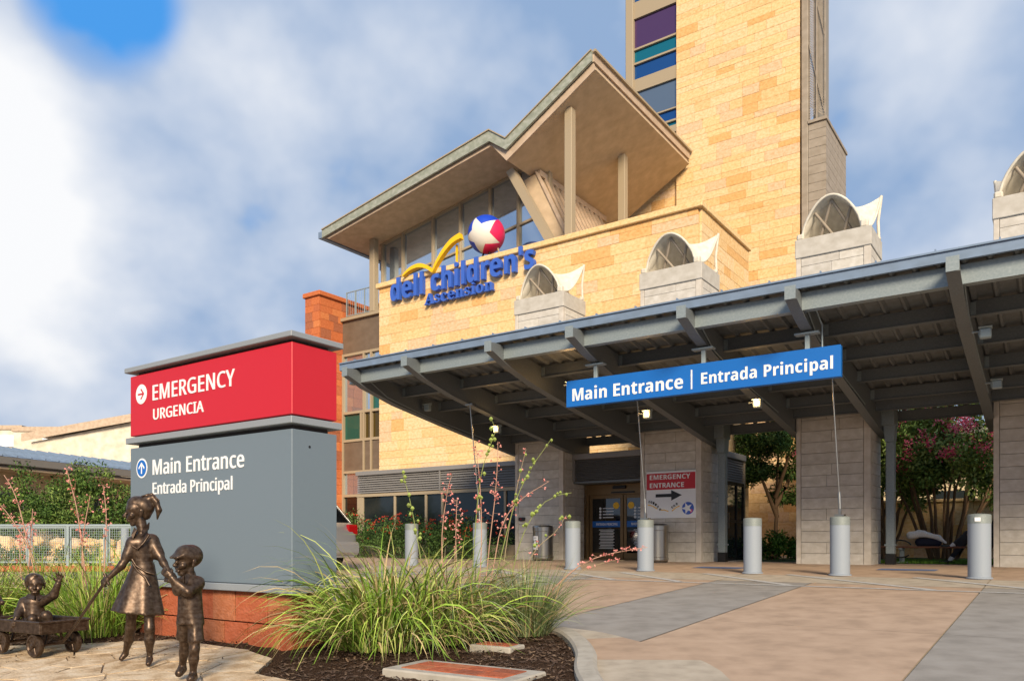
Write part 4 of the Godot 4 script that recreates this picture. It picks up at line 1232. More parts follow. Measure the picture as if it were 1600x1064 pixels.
func build_wall_letters():
	var t := thing("wall_lettering", "raised blue letters on the golden stone wall spelling the hospital name", "lettering", -16.4, 9.1, 20.4)
	text(t, "lettering", "dell children's", M.letter_blue, -19.49, -13.40, 9.46, 10.27, 20.46, 0.15, "Droid Sans", 700, 0.12)
	text(t, "lettering", "Ascension", M.letter_blue, -17.9, -14.98, 9.07, 9.47, 20.46, 0.14, "Droid Serif", 700, 0.0)
	var s := thing("yellow_swoosh", "yellow wing shaped mark above the blue wall lettering", "emblem", -17.5, 10.0, 20.4)
	for q in [[[Vector2(-18.85, 10.24), Vector2(-18.5, 10.42), Vector2(-18.1, 10.46), Vector2(-17.75, 10.34), Vector2(-17.5, 10.12)], [0.05, 0.11, 0.14, 0.12, 0.04]], [[Vector2(-17.5, 10.10), Vector2(-17.3, 10.40), Vector2(-17.0, 10.72), Vector2(-16.65, 10.97), Vector2(-16.28, 11.08)], [0.05, 0.10, 0.14, 0.17, 0.19]]]:
		var p: Array = smooth_open(q[0], 6)
		var w := []
		for i in p.size():
			var f := i / 6.0
			var k := mini(int(f), 3)
			w.append(lerpf(q[1][k], q[1][k + 1], f - k))
		var up := []
		var dn := []
		for i in p.size():
			var d: Vector2 = (p[mini(i + 1, p.size() - 1)] - p[maxi(i - 1, 0)]).normalized().orthogonal()
			up.append(p[i] + d * w[i] * 0.5)
			dn.append(p[i] - d * w[i] * 0.5)
		dn.reverse()
		prism(s, "wing", M.letter_yellow, up + dn, 20.24, 20.42, 2)
	bx(s, "stem", M.letter_yellow, -16.62, -16.56, 10.27, 10.9, 20.45, 20.51)
	# star ball on the parapet
	var b := thing("star_ball", "large ball with white star on blue and pink standing on the parapet", "ball", -15.71, 10.27, 20.95)
	var r := 0.62
	var im := Image.create(1024, 512, false, Image.FORMAT_RGB8)
	var cam := (Vector3(0, 1, 0) - W(-15.71, 11.23, 20.95)).normalized()
	cam = Basis(Vector3.UP, deg_to_rad(35.0)) * cam
	var n := (cam + Vector3(-0.38, 0.10, 0)).normalized()
	var rx := Vector3.UP.cross(n).normalized()
	var ry := n.cross(rx)
	for j in 512:
		for i in 1024:
			var lon := TAU * i / 1024.0
			var lat := PI * j / 512.0
			var d := Vector3(sin(lon) * sin(lat), cos(lat), cos(lon) * sin(lat))
			var th := acos(clampf(d.dot(n), -1, 1))
			var ph := atan2(d.dot(ry), d.dot(rx))
			var a := fposmod(ph - deg_to_rad(18.0 + 22.0), TAU / 5.0)
			a = minf(a, TAU / 5.0 - a)
			var R1 := 1.30
			var R2 := 0.56
			var x := th * cos(a)
			var y := th * sin(a)
			var p2 := Vector2(R2 * cos(PI / 5.0), R2 * sin(PI / 5.0))
			var p1 := Vector2(R1, 0)
			var ins := (p2 - p1).cross(Vector2(x, y) - p1) > 0.0
			var col: Color = M.ball_white.albedo_color
			if not ins:
				var k := int(floor(fposmod(ph - deg_to_rad(40.0), TAU) / (TAU / 5.0)))
				col = M.ball_blue.albedo_color if k in [0, 1, 2] else M.ball_pink.albedo_color
			im.set_pixel(i, j, col)
	var bm := StandardMaterial3D.new()
	bm.albedo_texture = ImageTexture.create_from_image(im)
	bm.roughness = 0.45
	var st := SurfaceTool.new()
	st.begin(Mesh.PRIMITIVE_TRIANGLES)
	for j in 32:
		for i in 48:
			for e in [[0, 0], [1, 0], [1, 1], [0, 0], [1, 1], [0, 1]]:
				var lon: float = TAU * (i + e[0]) / 48.0
				var lat: float = PI * (j + e[1]) / 32.0
				var d := Vector3(sin(lon) * sin(lat), cos(lat), cos(lon) * sin(lat))
				st.set_uv(Vector2((i + e[0]) / 48.0, (j + e[1]) / 32.0))
				st.set_normal(d)
				st.add_vertex(d * r)
	part(b, "sphere", st.commit(), bm, L(b, -15.71, 11.2, 20.95))
	bx(b, "base_plate", M.door_dark, -16.2, -15.2, 10.27, 10.31, 20.75, 21.2)
	for q in [-15.9, -15.5]: tube(b, "leg", M.door_dark, [Vector3(q, 10.3, 20.9), Vector3(q * 0.5 - 15.71 * 0.5, 10.66, 20.95)], 0.03, 6)
	tube(b, "stay", M.frame_tan, [Vector3(-15.2, 10.3, 21.1), Vector3(-15.4, 10.85, 21.1)], 0.03, 6)

# ---------------------------------------------------------------- bollards, bins, bench, plaques, car
func build_furniture():
	var lab := ["grey steel bollard in front of the rose hedge beside the parked car", "grey steel bollard behind the tall pink flower stalks", "grey steel bollard in front of the recycling bin", "grey steel bollard with cable eye in front of the sliding doors", "plain grey steel bollard in front of the side vestibule", "grey steel bollard with cable eye in front of the middle grey pier", "wide grey steel bollard with torn sticker in front of the seated person"]
	var us := [-12.91, -10.83, -8.39, -6.73, -4.61, -3.11, -1.06]
	var body := lathe([Vector2(0.185, 0.0), Vector2(0.185, 0.02), Vector2(0.16, 0.03), Vector2(0.16, 0.86)], 28)
	var head := lathe([Vector2(0.163, 0.858), Vector2(0.163, 0.985), Vector2(0.15, 1.0), Vector2(0.08, 1.012), Vector2(0.0, 1.015)], 28)
	for i in 7:
		var t := thing("bollard", lab[i], "bollard", us[i], 0.42, 14.2, "steel bollards along the walkway")
		part(t, "post", body, M.bollard)
		part(t, "cap", head, M.bollard_top)
		if i in [3, 5]:
			bx(t, "cable_eye", M.steel, us[i] - 0.08, us[i] + 0.08, 1.435, 1.46, 14.12, 14.28)
			bx(t, "cable_lug", M.steel, us[i] - 0.02, us[i] + 0.02, 1.46, 1.56, 14.17, 14.23)
		if i == 6: bx(t, "sticker", M.white_paint, us[i] - 0.05, us[i] + 0.03, 1.31, 1.37, 14.034, 14.045)
	for q in [[-6.73, 1.5, -6.86, 4.1, "taut steel tie cable rising from the bollard by the sliding doors"], [-3.11, 1.5, -3.22, 4.1, "taut steel tie cable rising from the bollard by the middle pier"], [-10.83, 1.43, -11.0, 4.1, "taut steel tie cable above the pink flower stalks"]]:
		var c := thing("tie_cable", q[4], "cable", q[0], q[1], 14.2, "canopy tie cables")
		tube(c, "rod", M.steel, [Vector3(q[0], q[1], 14.2), Vector3(lerpf(q[0], q[2], 0.13), q[1] + 0.34, 14.2)], 0.028, 8)
		tube(c, "cable", M.steel, [Vector3(lerpf(q[0], q[2], 0.13), q[1] + 0.3, 14.2), Vector3(q[2], q[3], 14.05)], 0.013, 6)
		bx(c, "clevis", M.steel, q[2] - 0.1, q[2] + 0.1, q[3] - 0.02, q[3] + 0.02, 14.0, 14.1)
	# bins
	for q in [[-11.54, 17.95, "stainless steel recycling bin with paper label against the grey pier", 1], [-8.2, 17.95, "stainless steel litter bin under the emergency notice", 0]]:
		var t := thing("litter_bin", q[2], "bin", q[0], 0.485, q[1], "steel bins at the entrance")
		part(t, "drum", lathe([Vector2(0.27, 0.03), Vector2(0.285, 0.06), Vector2(0.285, 0.12), Vector2(0.275, 0.13), Vector2(0.275, 0.78), Vector2(0.285, 0.79), Vector2(0.285, 0.9), Vector2(0.27, 0.93)], 36), M.steel)
		part(t, "foot_ring", lathe([Vector2(0.0, 0.0), Vector2(0.26, 0.0), Vector2(0.26, 0.04)], 36), M.black_plastic)
		part(t, "lid", lathe([Vector2(0.27, 0.93), Vector2(0.2, 0.95), Vector2(0.16, 0.93), Vector2(0.15, 0.8), Vector2(0.0, 0.8)], 36), M.black_plastic)
		if q[3]:
			var ang := 0.25
			var lb := Node3D.new()
			lb.name = "paper_label"
			t.add_child(lb)
			var st := begin()
			for k in 6:
				var a0 := -0.42 + k * 0.12 - ang
				var a1 := a0 + 0.12
				quad(st, Vector3(sin(a0) * 0.279, 0.3, cos(a0) * 0.279), Vector3(sin(a1) * 0.279, 0.3, cos(a1) * 0.279), Vector3(sin(a1) * 0.279, 0.66, cos(a1) * 0.279), Vector3(sin(a0) * 0.279, 0.66, cos(a0) * 0.279), Vector3(0, 0, 1))
			part(lb, "sheet", done(st), M.white_paint)
			for k in 3:
				var a := k * TAU / 3.0
				var s2 := begin()
				var c0 := Vector3(sin(-0.31) * 0.284, 0.49, cos(-0.31) * 0.284)
				var ux := Vector3(cos(-0.31), 0, -sin(-0.31))
				for e in [[0.0, 0.75], [0.85, 1.25]]:
					var p0: Vector3 = c0 + (ux * cos(a + e[0]) + Vector3.UP * sin(a + e[0])) * 0.075
					var p1: Vector3 = c0 + (ux * cos(a + e[1]) + Vector3.UP * sin(a + e[1])) * 0.075
					var i0 := c0 + (p0 - c0) * 0.6
					var i1 := c0 + (p1 - c0) * 0.6
					quad(s2, p0, p1, i1, i0, Vector3(0, 0, 1))
				part(lb, "recycling_mark", done(s2), M.glass_green)
			var bar := begin()
			for y in [0.36, 0.62]:
				for k in 4:
					var a0 := -0.52 + k * 0.11
					quad(bar, Vector3(sin(a0) * 0.281, y, cos(a0) * 0.281), Vector3(sin(a0 + 0.08) * 0.281, y, cos(a0 + 0.08) * 0.281), Vector3(sin(a0 + 0.08) * 0.281, y - 0.02, cos(a0 + 0.08) * 0.281), Vector3(sin(a0) * 0.281, y - 0.02, cos(a0) * 0.281), Vector3(0, 0, 1))
			part(lb, "print", done(bar), M.sign_grey)
	# bench on the lawn edge
	var be := thing("park_bench", "backless brown slatted bench on grey legs at the lawn edge", "bench", -2.0, 0.5, 20.1)
	for k in 4: bx(be, "slat", M.wood, -3.55, -0.2, 0.85, 0.89, 19.92 + k * 0.11, 20.02 + k * 0.11, 0.008)
	for u in [-3.05, -0.6]:
		bx(be, "leg", M.galv, u - 0.05, u + 0.05, 0.5, 0.83, 20.08, 20.18, 0.01)
		bx(be, "foot", M.galv, u - 0.11, u + 0.11, 0.5, 0.53, 19.98, 20.28, 0.008)
		bx(be, "bearer", M.galv, u - 0.04, u + 0.04, 0.81, 0.85, 19.93, 20.33)
	var bag := thing("bench_bag", "dark bag under a crumpled white cloth on the bench", "bag", -2.5, 0.89, 20.1)
	part(bag, "body", blob([[Vector3(-0.18, 0.09, 0), Vector3(0.18, 0.09, 0), 0.10, 0.10]], 0.02, 60.0), M.cloth_navy)
	part(bag, "white_cloth", blob([[Vector3(-0.36, 0.25, 0.05), Vector3(-0.1, 0.29, 0.02), 0.09, 0.07], [Vector3(-0.1, 0.27, 0.04), Vector3(0.22, 0.2, 0.06), 0.06, 0.05], [Vector3(0.2, 0.2, 0.07), Vector3(0.36, 0.08, 0.1), 0.05, 0.03], [Vector3(-0.2, 0.31, -0.05), Vector3(0.05, 0.25, -0.1), 0.07, 0.05]], 0.018, 50.0), M.cloth_white)
	var sp := []
	for k in 15:
		var a := PI * 0.15 + k * TAU * 0.8 / 14.0
		sp.append(Vector3(-0.55 + 0.26 * cos(a), 0.0 + 0.20 * sin(a) - 0.06, 0.22))
	var st := SurfaceTool.new()
	st.begin(Mesh.PRIMITIVE_TRIANGLES)
	put_tube(st, sp, 0.018, 6)
	part(bag, "strap", st.commit(), M.black_plastic)
	# person seated on the bench, legs crossed, facing along it
	var pe := thing("person", "seated person in dark trousers with white sock and black shoe", "person", -1.33, 0.5, 20.1)
	part(pe, "body", blob([
		[Vector3(0.0, 0.47, 0), Vector3(0.22, 0.9, 0), 0.15, 0.15], [Vector3(0.22, 0.9, -0.16), Vector3(0.22, 0.9, 0.16), 0.08, 0.08], [Vector3(0.23, 0.95, 0), Vector3(0.22, 1.1, 0), 0.055, 0.055],
		[Vector3(0.0, 0.48, 0.09), Vector3(-0.42, 0.55, 0.08), 0.10, 0.075], [Vector3(-0.42, 0.52, 0.08), Vector3(-0.70, 0.14, 0.08), 0.07, 0.05],
		[Vector3(0.0, 0.5, -0.09), Vector3(-0.40, 0.66, 0.02), 0.10, 0.075], [Vector3(-0.40, 0.66, 0.02), Vector3(-0.66, 0.42, 0.12), 0.068, 0.05],
		[Vector3(0.22, 0.88, 0.19), Vector3(0.1, 0.62, 0.25), 0.055, 0.045], [Vector3(0.1, 0.62, 0.25), Vector3(-0.28, 0.66, 0.12), 0.045, 0.035], [Vector3(0.22, 0.88, -0.19), Vector3(0.1, 0.62, -0.22), 0.055, 0.045], [Vector3(0.1, 0.62, -0.22), Vector3(-0.26, 0.68, -0.05), 0.045, 0.035]], 0.016, 70.0), M.cloth_dark)
	part(pe, "head", head_mesh(Vector3(0.2, 1.2, 0), Vector3(-1, -0.1, 0.1), 1.0, 0.0, Vector3(0.22, 1.05, 0)), M.skin)
	part(pe, "hair", blob([[Vector3(0.22, 1.265, 0), Vector3(0.25, 1.2, 0), 0.085, 0.075]], 0.012, 70.0), M.black_plastic)
	for h in [[Vector3(-0.28, 0.67, 0.12)], [Vector3(-0.26, 0.69, -0.05)]]:
		var p: Vector3 = h[0]
		var fing := [[p, p + Vector3(-0.06, 0.0, 0), 0.03, 0.028]]
		for k in 4: fing.append([p + Vector3(-0.06, 0, -0.027 + k * 0.018), p + Vector3(-0.12, -0.02, -0.03 + k * 0.02), 0.009, 0.008])
		fing.append([p + Vector3(-0.02, 0.01, 0.03), p + Vector3(-0.07, 0.0, 0.055), 0.01, 0.009])
		part(pe, "hand", blob(fing, 0.006, 150.0), M.skin)
	part(pe, "sock", blob([[Vector3(-0.69, 0.15, 0.08), Vector3(-0.73, 0.08, 0.08), 0.052, 0.045]], 0.012, 80.0), M.cloth_white)
	part(pe, "sock", blob([[Vector3(-0.65, 0.43, 0.115), Vector3(-0.70, 0.385, 0.13), 0.053, 0.045]], 0.012, 80.0), M.cloth_white)
	part(pe, "shoe", blob([[Vector3(-0.72, 0.05, 0.08), Vector3(-0.93, 0.035, 0.08), 0.048, 0.035]], 0.012, 80.0), M.black_plastic)
	part(pe, "shoe", blob([[Vector3(-0.71, 0.37, 0.13), Vector3(-0.88, 0.40, 0.16), 0.045, 0.035]], 0.012, 80.0), M.black_plastic)
	# plaques set in the planting bed
	for q in [[Vector3(-0.36, 0, -5.78), 1.12, 0.52, 0.42, "large red brick plaque in a pale concrete frame in the mulch"], [Vector3(-0.13, 0, -6.85), 0.42, 0.26, 0.42, "small red brick plaque in a pale concrete frame by the kerb"]]:
		var p: Vector3 = q[0]
		p.y = gy(vw(p)) + 0.03
		var t := wthing("brick_plaque", q[4], "plaque", p, "", -0.55)
		t.rotation.z = 0.0
		var w: float = q[1]
		var d: float = q[2]
		part(t, "slab", cbox(w, 0.09, d, 0.012), M.kerb, Vector3(0, 0.005, 0))
		for a in 4:
			for b in 2:
				part(t, "brick", cbox(w * 0.8 / 4.0 - 0.006, 0.02, d * 0.66 / 2.0 - 0.006, 0.003), [M.red_a, M.red_c, M.red_a, M.red_b][(a + b) % 4], Vector3(-w * 0.3 + a * w * 0.2, 0.047, -d * 0.165 + b * d * 0.33))
	build_car()

func build_car():
	var t := thing("parked_car", "silver car with its tail beyond the monument sign", "car", -15.5, 0.33, 11.8)
	t.scale = Vector3(1.08, 1.12, 1.05)
	# local x: length, rear end at +x
	var xs := [-2.2, -2.1, -1.5, -0.9, -0.2, 0.6, 1.3, 1.85, 2.1, 2.2]
	var hb := [0.62, 0.82, 0.95, 1.0, 1.0, 1.0, 1.0, 1.0, 0.95, 0.75]
	var wd := [0.72, 0.82, 0.88, 0.9, 0.9, 0.9, 0.9, 0.88, 0.84, 0.74]
	var st := SurfaceTool.new()
	st.begin(Mesh.PRIMITIVE_TRIANGLES)
	st.set_smooth_group(0)
	var ring := func(i: int) -> Array:
		var r := []
		for e in [[-0.92, 0.28], [-1.0, 0.42], [-1.0, 0.62], [-0.96, 0.92], [-0.86, 1.0], [0.86, 1.0], [0.96, 0.92], [1.0, 0.62], [1.0, 0.42], [0.92, 0.28]]:
			r.append(Vector3(xs[i], lerpf(0.28, hb[i], (e[1] - 0.28) / 0.72), wd[i] * e[0]))
		return r
	for i in xs.size() - 1:
		var a: Array = ring.call(i)
		var b: Array = ring.call(i + 1)
		for k in a.size():
			var k2 := (k + 1) % a.size()
			quad(st, a[k], b[k], b[k2], a[k2], (a[k] + a[k2]) * 0.5 - Vector3(xs[i], 0.6, 0))
	for e in [[0, Vector3.LEFT], [xs.size() - 1, Vector3.RIGHT]]:
		var a: Array = ring.call(e[0])
		for k in range(1, a.size() - 1): tri(st, a[0], a[k], a[k + 1], e[1])
	st.generate_normals()
	part(t, "body", st.commit(), M.car_paint)
	var cab := begin()
	var low := [[-1.15, 0.86], [1.95, 0.84]]
	var hi := [[-0.35, 0.66], [1.55, 0.64]]
	var q := []
	for e in low:
		for s in [-1.0, 1.0]: q.append(Vector3(e[0], 0.98, e[1] * s))
	for e in hi:
		for s in [-1.0, 1.0]: q.append(Vector3(e[0], 1.46, e[1] * s))
	quad(cab, q[0], q[1], q[5], q[4], Vector3.LEFT)
	quad(cab, q[2], q[3], q[7], q[6], Vector3.RIGHT)
	quad(cab, q[0], q[2], q[6], q[4], Vector3.FORWARD)
	quad(cab, q[1], q[3], q[7], q[5], Vector3.BACK)
	part(t, "windows", done(cab), M.glass_dark)
	part(t, "roof", cbox(1.95, 0.06, 1.32, 0.025), M.car_paint, Vector3(0.6, 1.475, 0))
	for s in [-1.0, 1.0]:
		ltube(t, "pillar", M.glass_dark, [Vector3(1.95, 0.98, 0.82 * s), Vector3(1.56, 1.46, 0.63 * s)], 0.022, 6)
		ltube(t, "pillar", M.car_paint, [Vector3(0.5, 0.97, 0.87 * s), Vector3(0.5, 1.46, 0.66 * s)], 0.04, 6)
		ltube(t, "pillar", M.car_paint, [Vector3(-1.15, 0.97, 0.85 * s), Vector3(-0.36, 1.46, 0.66 * s)], 0.04, 6)
		part(t, "tail_light", cbox(0.10, 0.22, 0.3, 0.03), M.tail_red, Vector3(2.13, 0.83, 0.68 * s))
		part(t, "rear_reflector", cbox(0.05, 0.07, 0.22, 0.02), M.tail_red, Vector3(2.21, 0.42, 0.62 * s))
		for x in [-1.4, 1.35]:
			var wh := part(t, "wheel", lathe([Vector2(0.0, -0.11), Vector2(0.29, -0.11), Vector2(0.33, -0.07), Vector2(0.33, 0.07), Vector2(0.29, 0.11), Vector2(0.0, 0.11)], 28), M.rubber, Vector3(x, 0.33, 0.82 * s))
			wh.rotation.x = PI * 0.5
			var rm := part(wh, "rim", lathe([Vector2(0.0, 0.125), Vector2(0.2, 0.115), Vector2(0.215, 0.09)], 20), M.car_paint)
			if s < 0: rm.rotation.x = PI
	part(t, "bumper", cbox(0.16, 0.26, 1.6, 0.05), M.car_paint, Vector3(2.2, 0.46, 0))

# ---------------------------------------------------------------- street side: fence, rubble wall, buildings
func build_fence_side():
	var X := func(px: float, d: float) -> float: return (px - 800.0) / 1230.0 * d
	var f := wthing("mesh_fence", "pale steel fence of framed wire mesh panels on a red stone kerb", "fence", Vector3(X.call(100, 17.0), 0.38, -17.0))
	var x0: float = X.call(100, 17.0)
	part(f, "stone_kerb", cbox(5.6, 0.12, 0.3, 0.015), M.red_a, Vector3(0, 0.03, 0))
	for i in 6:
		var xa: float = X.call(-76.0 + i * 60.5, 17.0) - x0
		var xb: float = X.call(-76.0 + (i + 1) * 60.5, 17.0) - x0
		part(f, "post", cbox(0.06, 1.0, 0.06, 0.006), M.fence_metal, Vector3(xa, 0.45, 0))
		var fr := Node3D.new()
		fr.name = "mesh_panel"
		f.add_child(fr, true)
		for y in [0.17, 0.92]: part(fr, "rail", cbox(xb - xa - 0.08, 0.035, 0.03, 0.004), M.fence_metal, Vector3((xa + xb) * 0.5, y, 0))
		for x in [xa + 0.06, xb - 0.06]: part(fr, "stile", cbox(0.03, 0.72, 0.03, 0.004), M.fence_metal, Vector3(x, 0.545, 0))
		var st := begin()
		for k in 15:
			var x := lerpf(xa + 0.07, xb - 0.07, k / 14.0)
			put_cbox(st, Vector3(x, 0.545, 0.004), Vector3(0.007, 0.72, 0.007), 0.001)
		for k in 14:
			put_cbox(st, Vector3((xa + xb) * 0.5, 0.2 + k * 0.053, -0.004), Vector3(xb - xa - 0.12, 0.007, 0.007), 0.001)
		part(fr, "wire_mesh", done(st), M.fence_metal)
	part(f, "top_rail", cbox(5.0, 0.05, 0.06, 0.008), M.fence_metal, Vector3(0.05, 0.965, 0))
	var pp := wthing("lamp_stub", "short pale steel post standing behind the mesh fence", "post", Vector3(X.call(194, 19.0), 0.35, -19.0))
	part(pp, "shaft", lathe([Vector2(0.09, 0.0), Vector2(0.09, 0.94), Vector2(0.08, 0.97), Vector2(0.0, 0.98)], 20), M.bollard)
	var rw := wthing("rubble_wall", "low rough wall of pale limestone boulders behind the mesh fence", "wall", Vector3(X.call(90, 20.5), 0.35, -20.5))
	for i in 46:
		var s := Vector3(rng.randf_range(0.35, 0.8), rng.randf_range(0.22, 0.4), rng.randf_range(0.3, 0.5))
		var o := part(rw, "boulder", rock(i % 6), [M.stone_cream, M.stone_rose, M.stone_sand][i % 3], Vector3(-3.4 + (i % 16) * 0.46 + rng.randf_range(-0.1, 0.1), 0.12 + (i / 16) * 0.24, rng.randf_range(-0.15, 0.15) - (i / 16) * 0.12))
		o.scale = s
		o.rotation = Vector3(rng.randf_range(-0.2, 0.2), rng.randf() * TAU, rng.randf_range(-0.2, 0.2))
	# low house with a blue metal roof
	var A := Vector3(X.call(-120, 23.5), 0.3, -23.5)
	var B := Vector3(X.call(330, 35.5), 0.3, -35.5)
	var dir := B - A
	var ln := dir.length()
	var h := wthing("blue_roofed_house", "low tan house with blue metal roof and deep grey eaves", "house", A, "", atan2(-dir.z, dir.x))
	part(h, "wall", cbox(ln, 3.1, 6.0, 0.0), M.cream_render, Vector3(ln * 0.5, 1.5, -3.6))
	part(h, "fascia", cbox(ln + 1.0, 0.26, 0.14, 0.02), M.trim_grey, Vector3(ln * 0.5, 3.32, 0.45))
	part(h, "gutter", cbox(ln + 1.0, 0.14, 0.16, 0.04), M.trim_grey, Vector3(ln * 0.5, 3.12, 0.30))
	part(h, "soffit", cbox(ln + 0.8, 0.06, 1.2, 0.0), M.soffit, Vector3(ln * 0.5, 3.08, -0.2))
	var st := begin()
	quad(st, Vector3(-0.6, 3.45, 0.52), Vector3(ln + 0.6, 3.45, 0.52), Vector3(ln + 0.6, 4.25, -3.6), Vector3(-0.6, 4.25, -3.6), Vector3(0, 1, 0.3))
	quad(st, Vector3(-0.6, 3.45, -7.8), Vector3(ln + 0.6, 3.45, -7.8), Vector3(ln + 0.6, 4.25, -3.6), Vector3(-0.6, 4.25, -3.6), Vector3(0, 1, -0.3))
	part(h, "roof", done(st), M.roof_blue)
	for i in 24: part(h, "roof_seam", seam_mesh(ln), M.roof_blue, Vector3(ln * i / 24.0, 0, 0))
	for i in 5:
		var w := part(h, "window", cbox(1.5, 1.25, 0.08, 0.0), M.trim_grey, Vector3(3.0 + i * 3.9, 1.75, -0.58))
		for k in 2: part(w, "pane", cbox(0.64, 1.08, 0.03, 0.0), M.glass_store, Vector3(-0.35 + k * 0.7, 0, 0.04))
	part(h, "downpipe", cbox(0.1, 3.0, 0.1, 0.02), M.trim_grey, Vector3(1.9, 1.55, -0.45))
	# pale buildings farther back
	for q in [[-130.0, 32.0, 62.0, 9.6, "far pale rendered building with a flat roof edge"], [20.0, 104.0, 58.0, 8.9, "far cream building with a white upper band"], [48.0, 260.0, 50.0, 8.0, "far cream building with a long grey sloping eave"]]:
		var d: float = q[2]
		var xa: float = X.call(q[0], d)
		var xb: float = X.call(q[1], d)
		var b := wthing("far_building", q[4], "building", Vector3((xa + xb) * 0.5, 0.2, -d), "pale buildings beyond the house")
		var w := xb - xa
		var yt: float = q[3]
		if q[0] > 40.0:
			# gable slope rising along the picture plane
			var s2 := begin()
			var pr := [Vector3(-w * 0.5, 0, 0), Vector3(w * 0.5, 0, 0), Vector3(w * 0.5, yt + 0.8, 0), Vector3(-w * 0.5, yt - 0.9, 0)]
			quad(s2, pr[0], pr[1], pr[2], pr[3], Vector3.BACK)
			var bk := Vector3(0, 0, -8)
			quad(s2, pr[1], pr[1] + bk, pr[2] + bk, pr[2], Vector3.RIGHT)
			quad(s2, pr[0], pr[0] + bk, pr[3] + bk, pr[3], Vector3.LEFT)
			quad(s2, pr[0] + bk, pr[1] + bk, pr[2] + bk, pr[3] + bk, Vector3.FORWARD)
			part(b, "wall", done(s2), M.pale_render)
			s2 = begin()
			var e := Vector3(0, 0.5, 0)
			quad(s2, pr[3] + Vector3(-0.4, 0, 0.4), pr[2] + Vector3(0.4, 0, 0.4), pr[2] + e + Vector3(0.4, 0, 0.4), pr[3] + e + Vector3(-0.4, 0, 0.4), Vector3.BACK)
			quad(s2, pr[3] + e + Vector3(-0.4, 0, 0.4), pr[2] + e + Vector3(0.4, 0, 0.4), pr[2] + e + bk, pr[3] + e + bk, Vector3.UP)
			part(b, "eave", done(s2), M.fascia_tan)
		else:
			part(b, "wall", cbox(w, yt, 8.0, 0.0), M.pale_render, Vector3(0, yt * 0.5, -4.0))
			part(b, "parapet", cbox(w + 0.2, 0.35, 8.2, 0.02), M.fascia_tan, Vector3(0, yt + 0.17, -4.0))
			part(b, "band", cbox(w * 0.4, 0.9, 0.1, 0.0), M.white_paint, Vector3(w * 0.25, yt - 0.9, 0.03))

func seam_mesh(ln: float) -> Mesh:
	if boxes.has("seam"): return boxes.seam
	var st := begin()
	var a := Vector3(0, 3.46, 0.52)
	var b := Vector3(0, 4.26, -3.6)
	var w := Vector3(0.025, 0, 0)
	var u := Vector3(0, 0.05, 0)
	quad(st, a - w + u, a + w + u, b + w + u, b - w + u, Vector3.UP)
	quad(st, a - w, a - w + u, b - w + u, b - w, Vector3.LEFT)
	quad(st, a + w, a + w + u, b + w + u, b + w, Vector3.RIGHT)
	quad(st, a - w, a + w, a + w + u, a - w + u, Vector3.BACK)
	boxes.seam = done(st)
	return boxes.seam

func rock(i: int) -> Mesh:
	var key := "rock%d" % i
	if boxes.has(key): return boxes[key]
	var nz := FastNoiseLite.new()
	nz.seed = i + 40
	nz.frequency = 1.1
	var st := SurfaceTool.new()
	st.begin(Mesh.PRIMITIVE_TRIANGLES)
	st.set_smooth_group(-1)
	var P := func(a: int, b: int) -> Vector3:
		var d := Vector3(sin(PI * b / 6.0) * cos(TAU * a / 9.0), cos(PI * b / 6.0), sin(PI * b / 6.0) * sin(TAU * a / 9.0))
		var m := maxf(absf(d.x), maxf(absf(d.y), absf(d.z)))
		return d / lerpf(1.0, m, 0.75) * 0.5 * (1.0 + 0.25 * nz.get_noise_3dv(d * 1.5))
	for b in 6:
		for a in 9:
			var q := [P.call(a, b), P.call(a + 1, b), P.call(a + 1, b + 1), P.call(a, b + 1)]
			quad(st, q[0], q[1], q[2], q[3], q[0] + q[2])
	boxes[key] = done(st)
	return boxes[key]

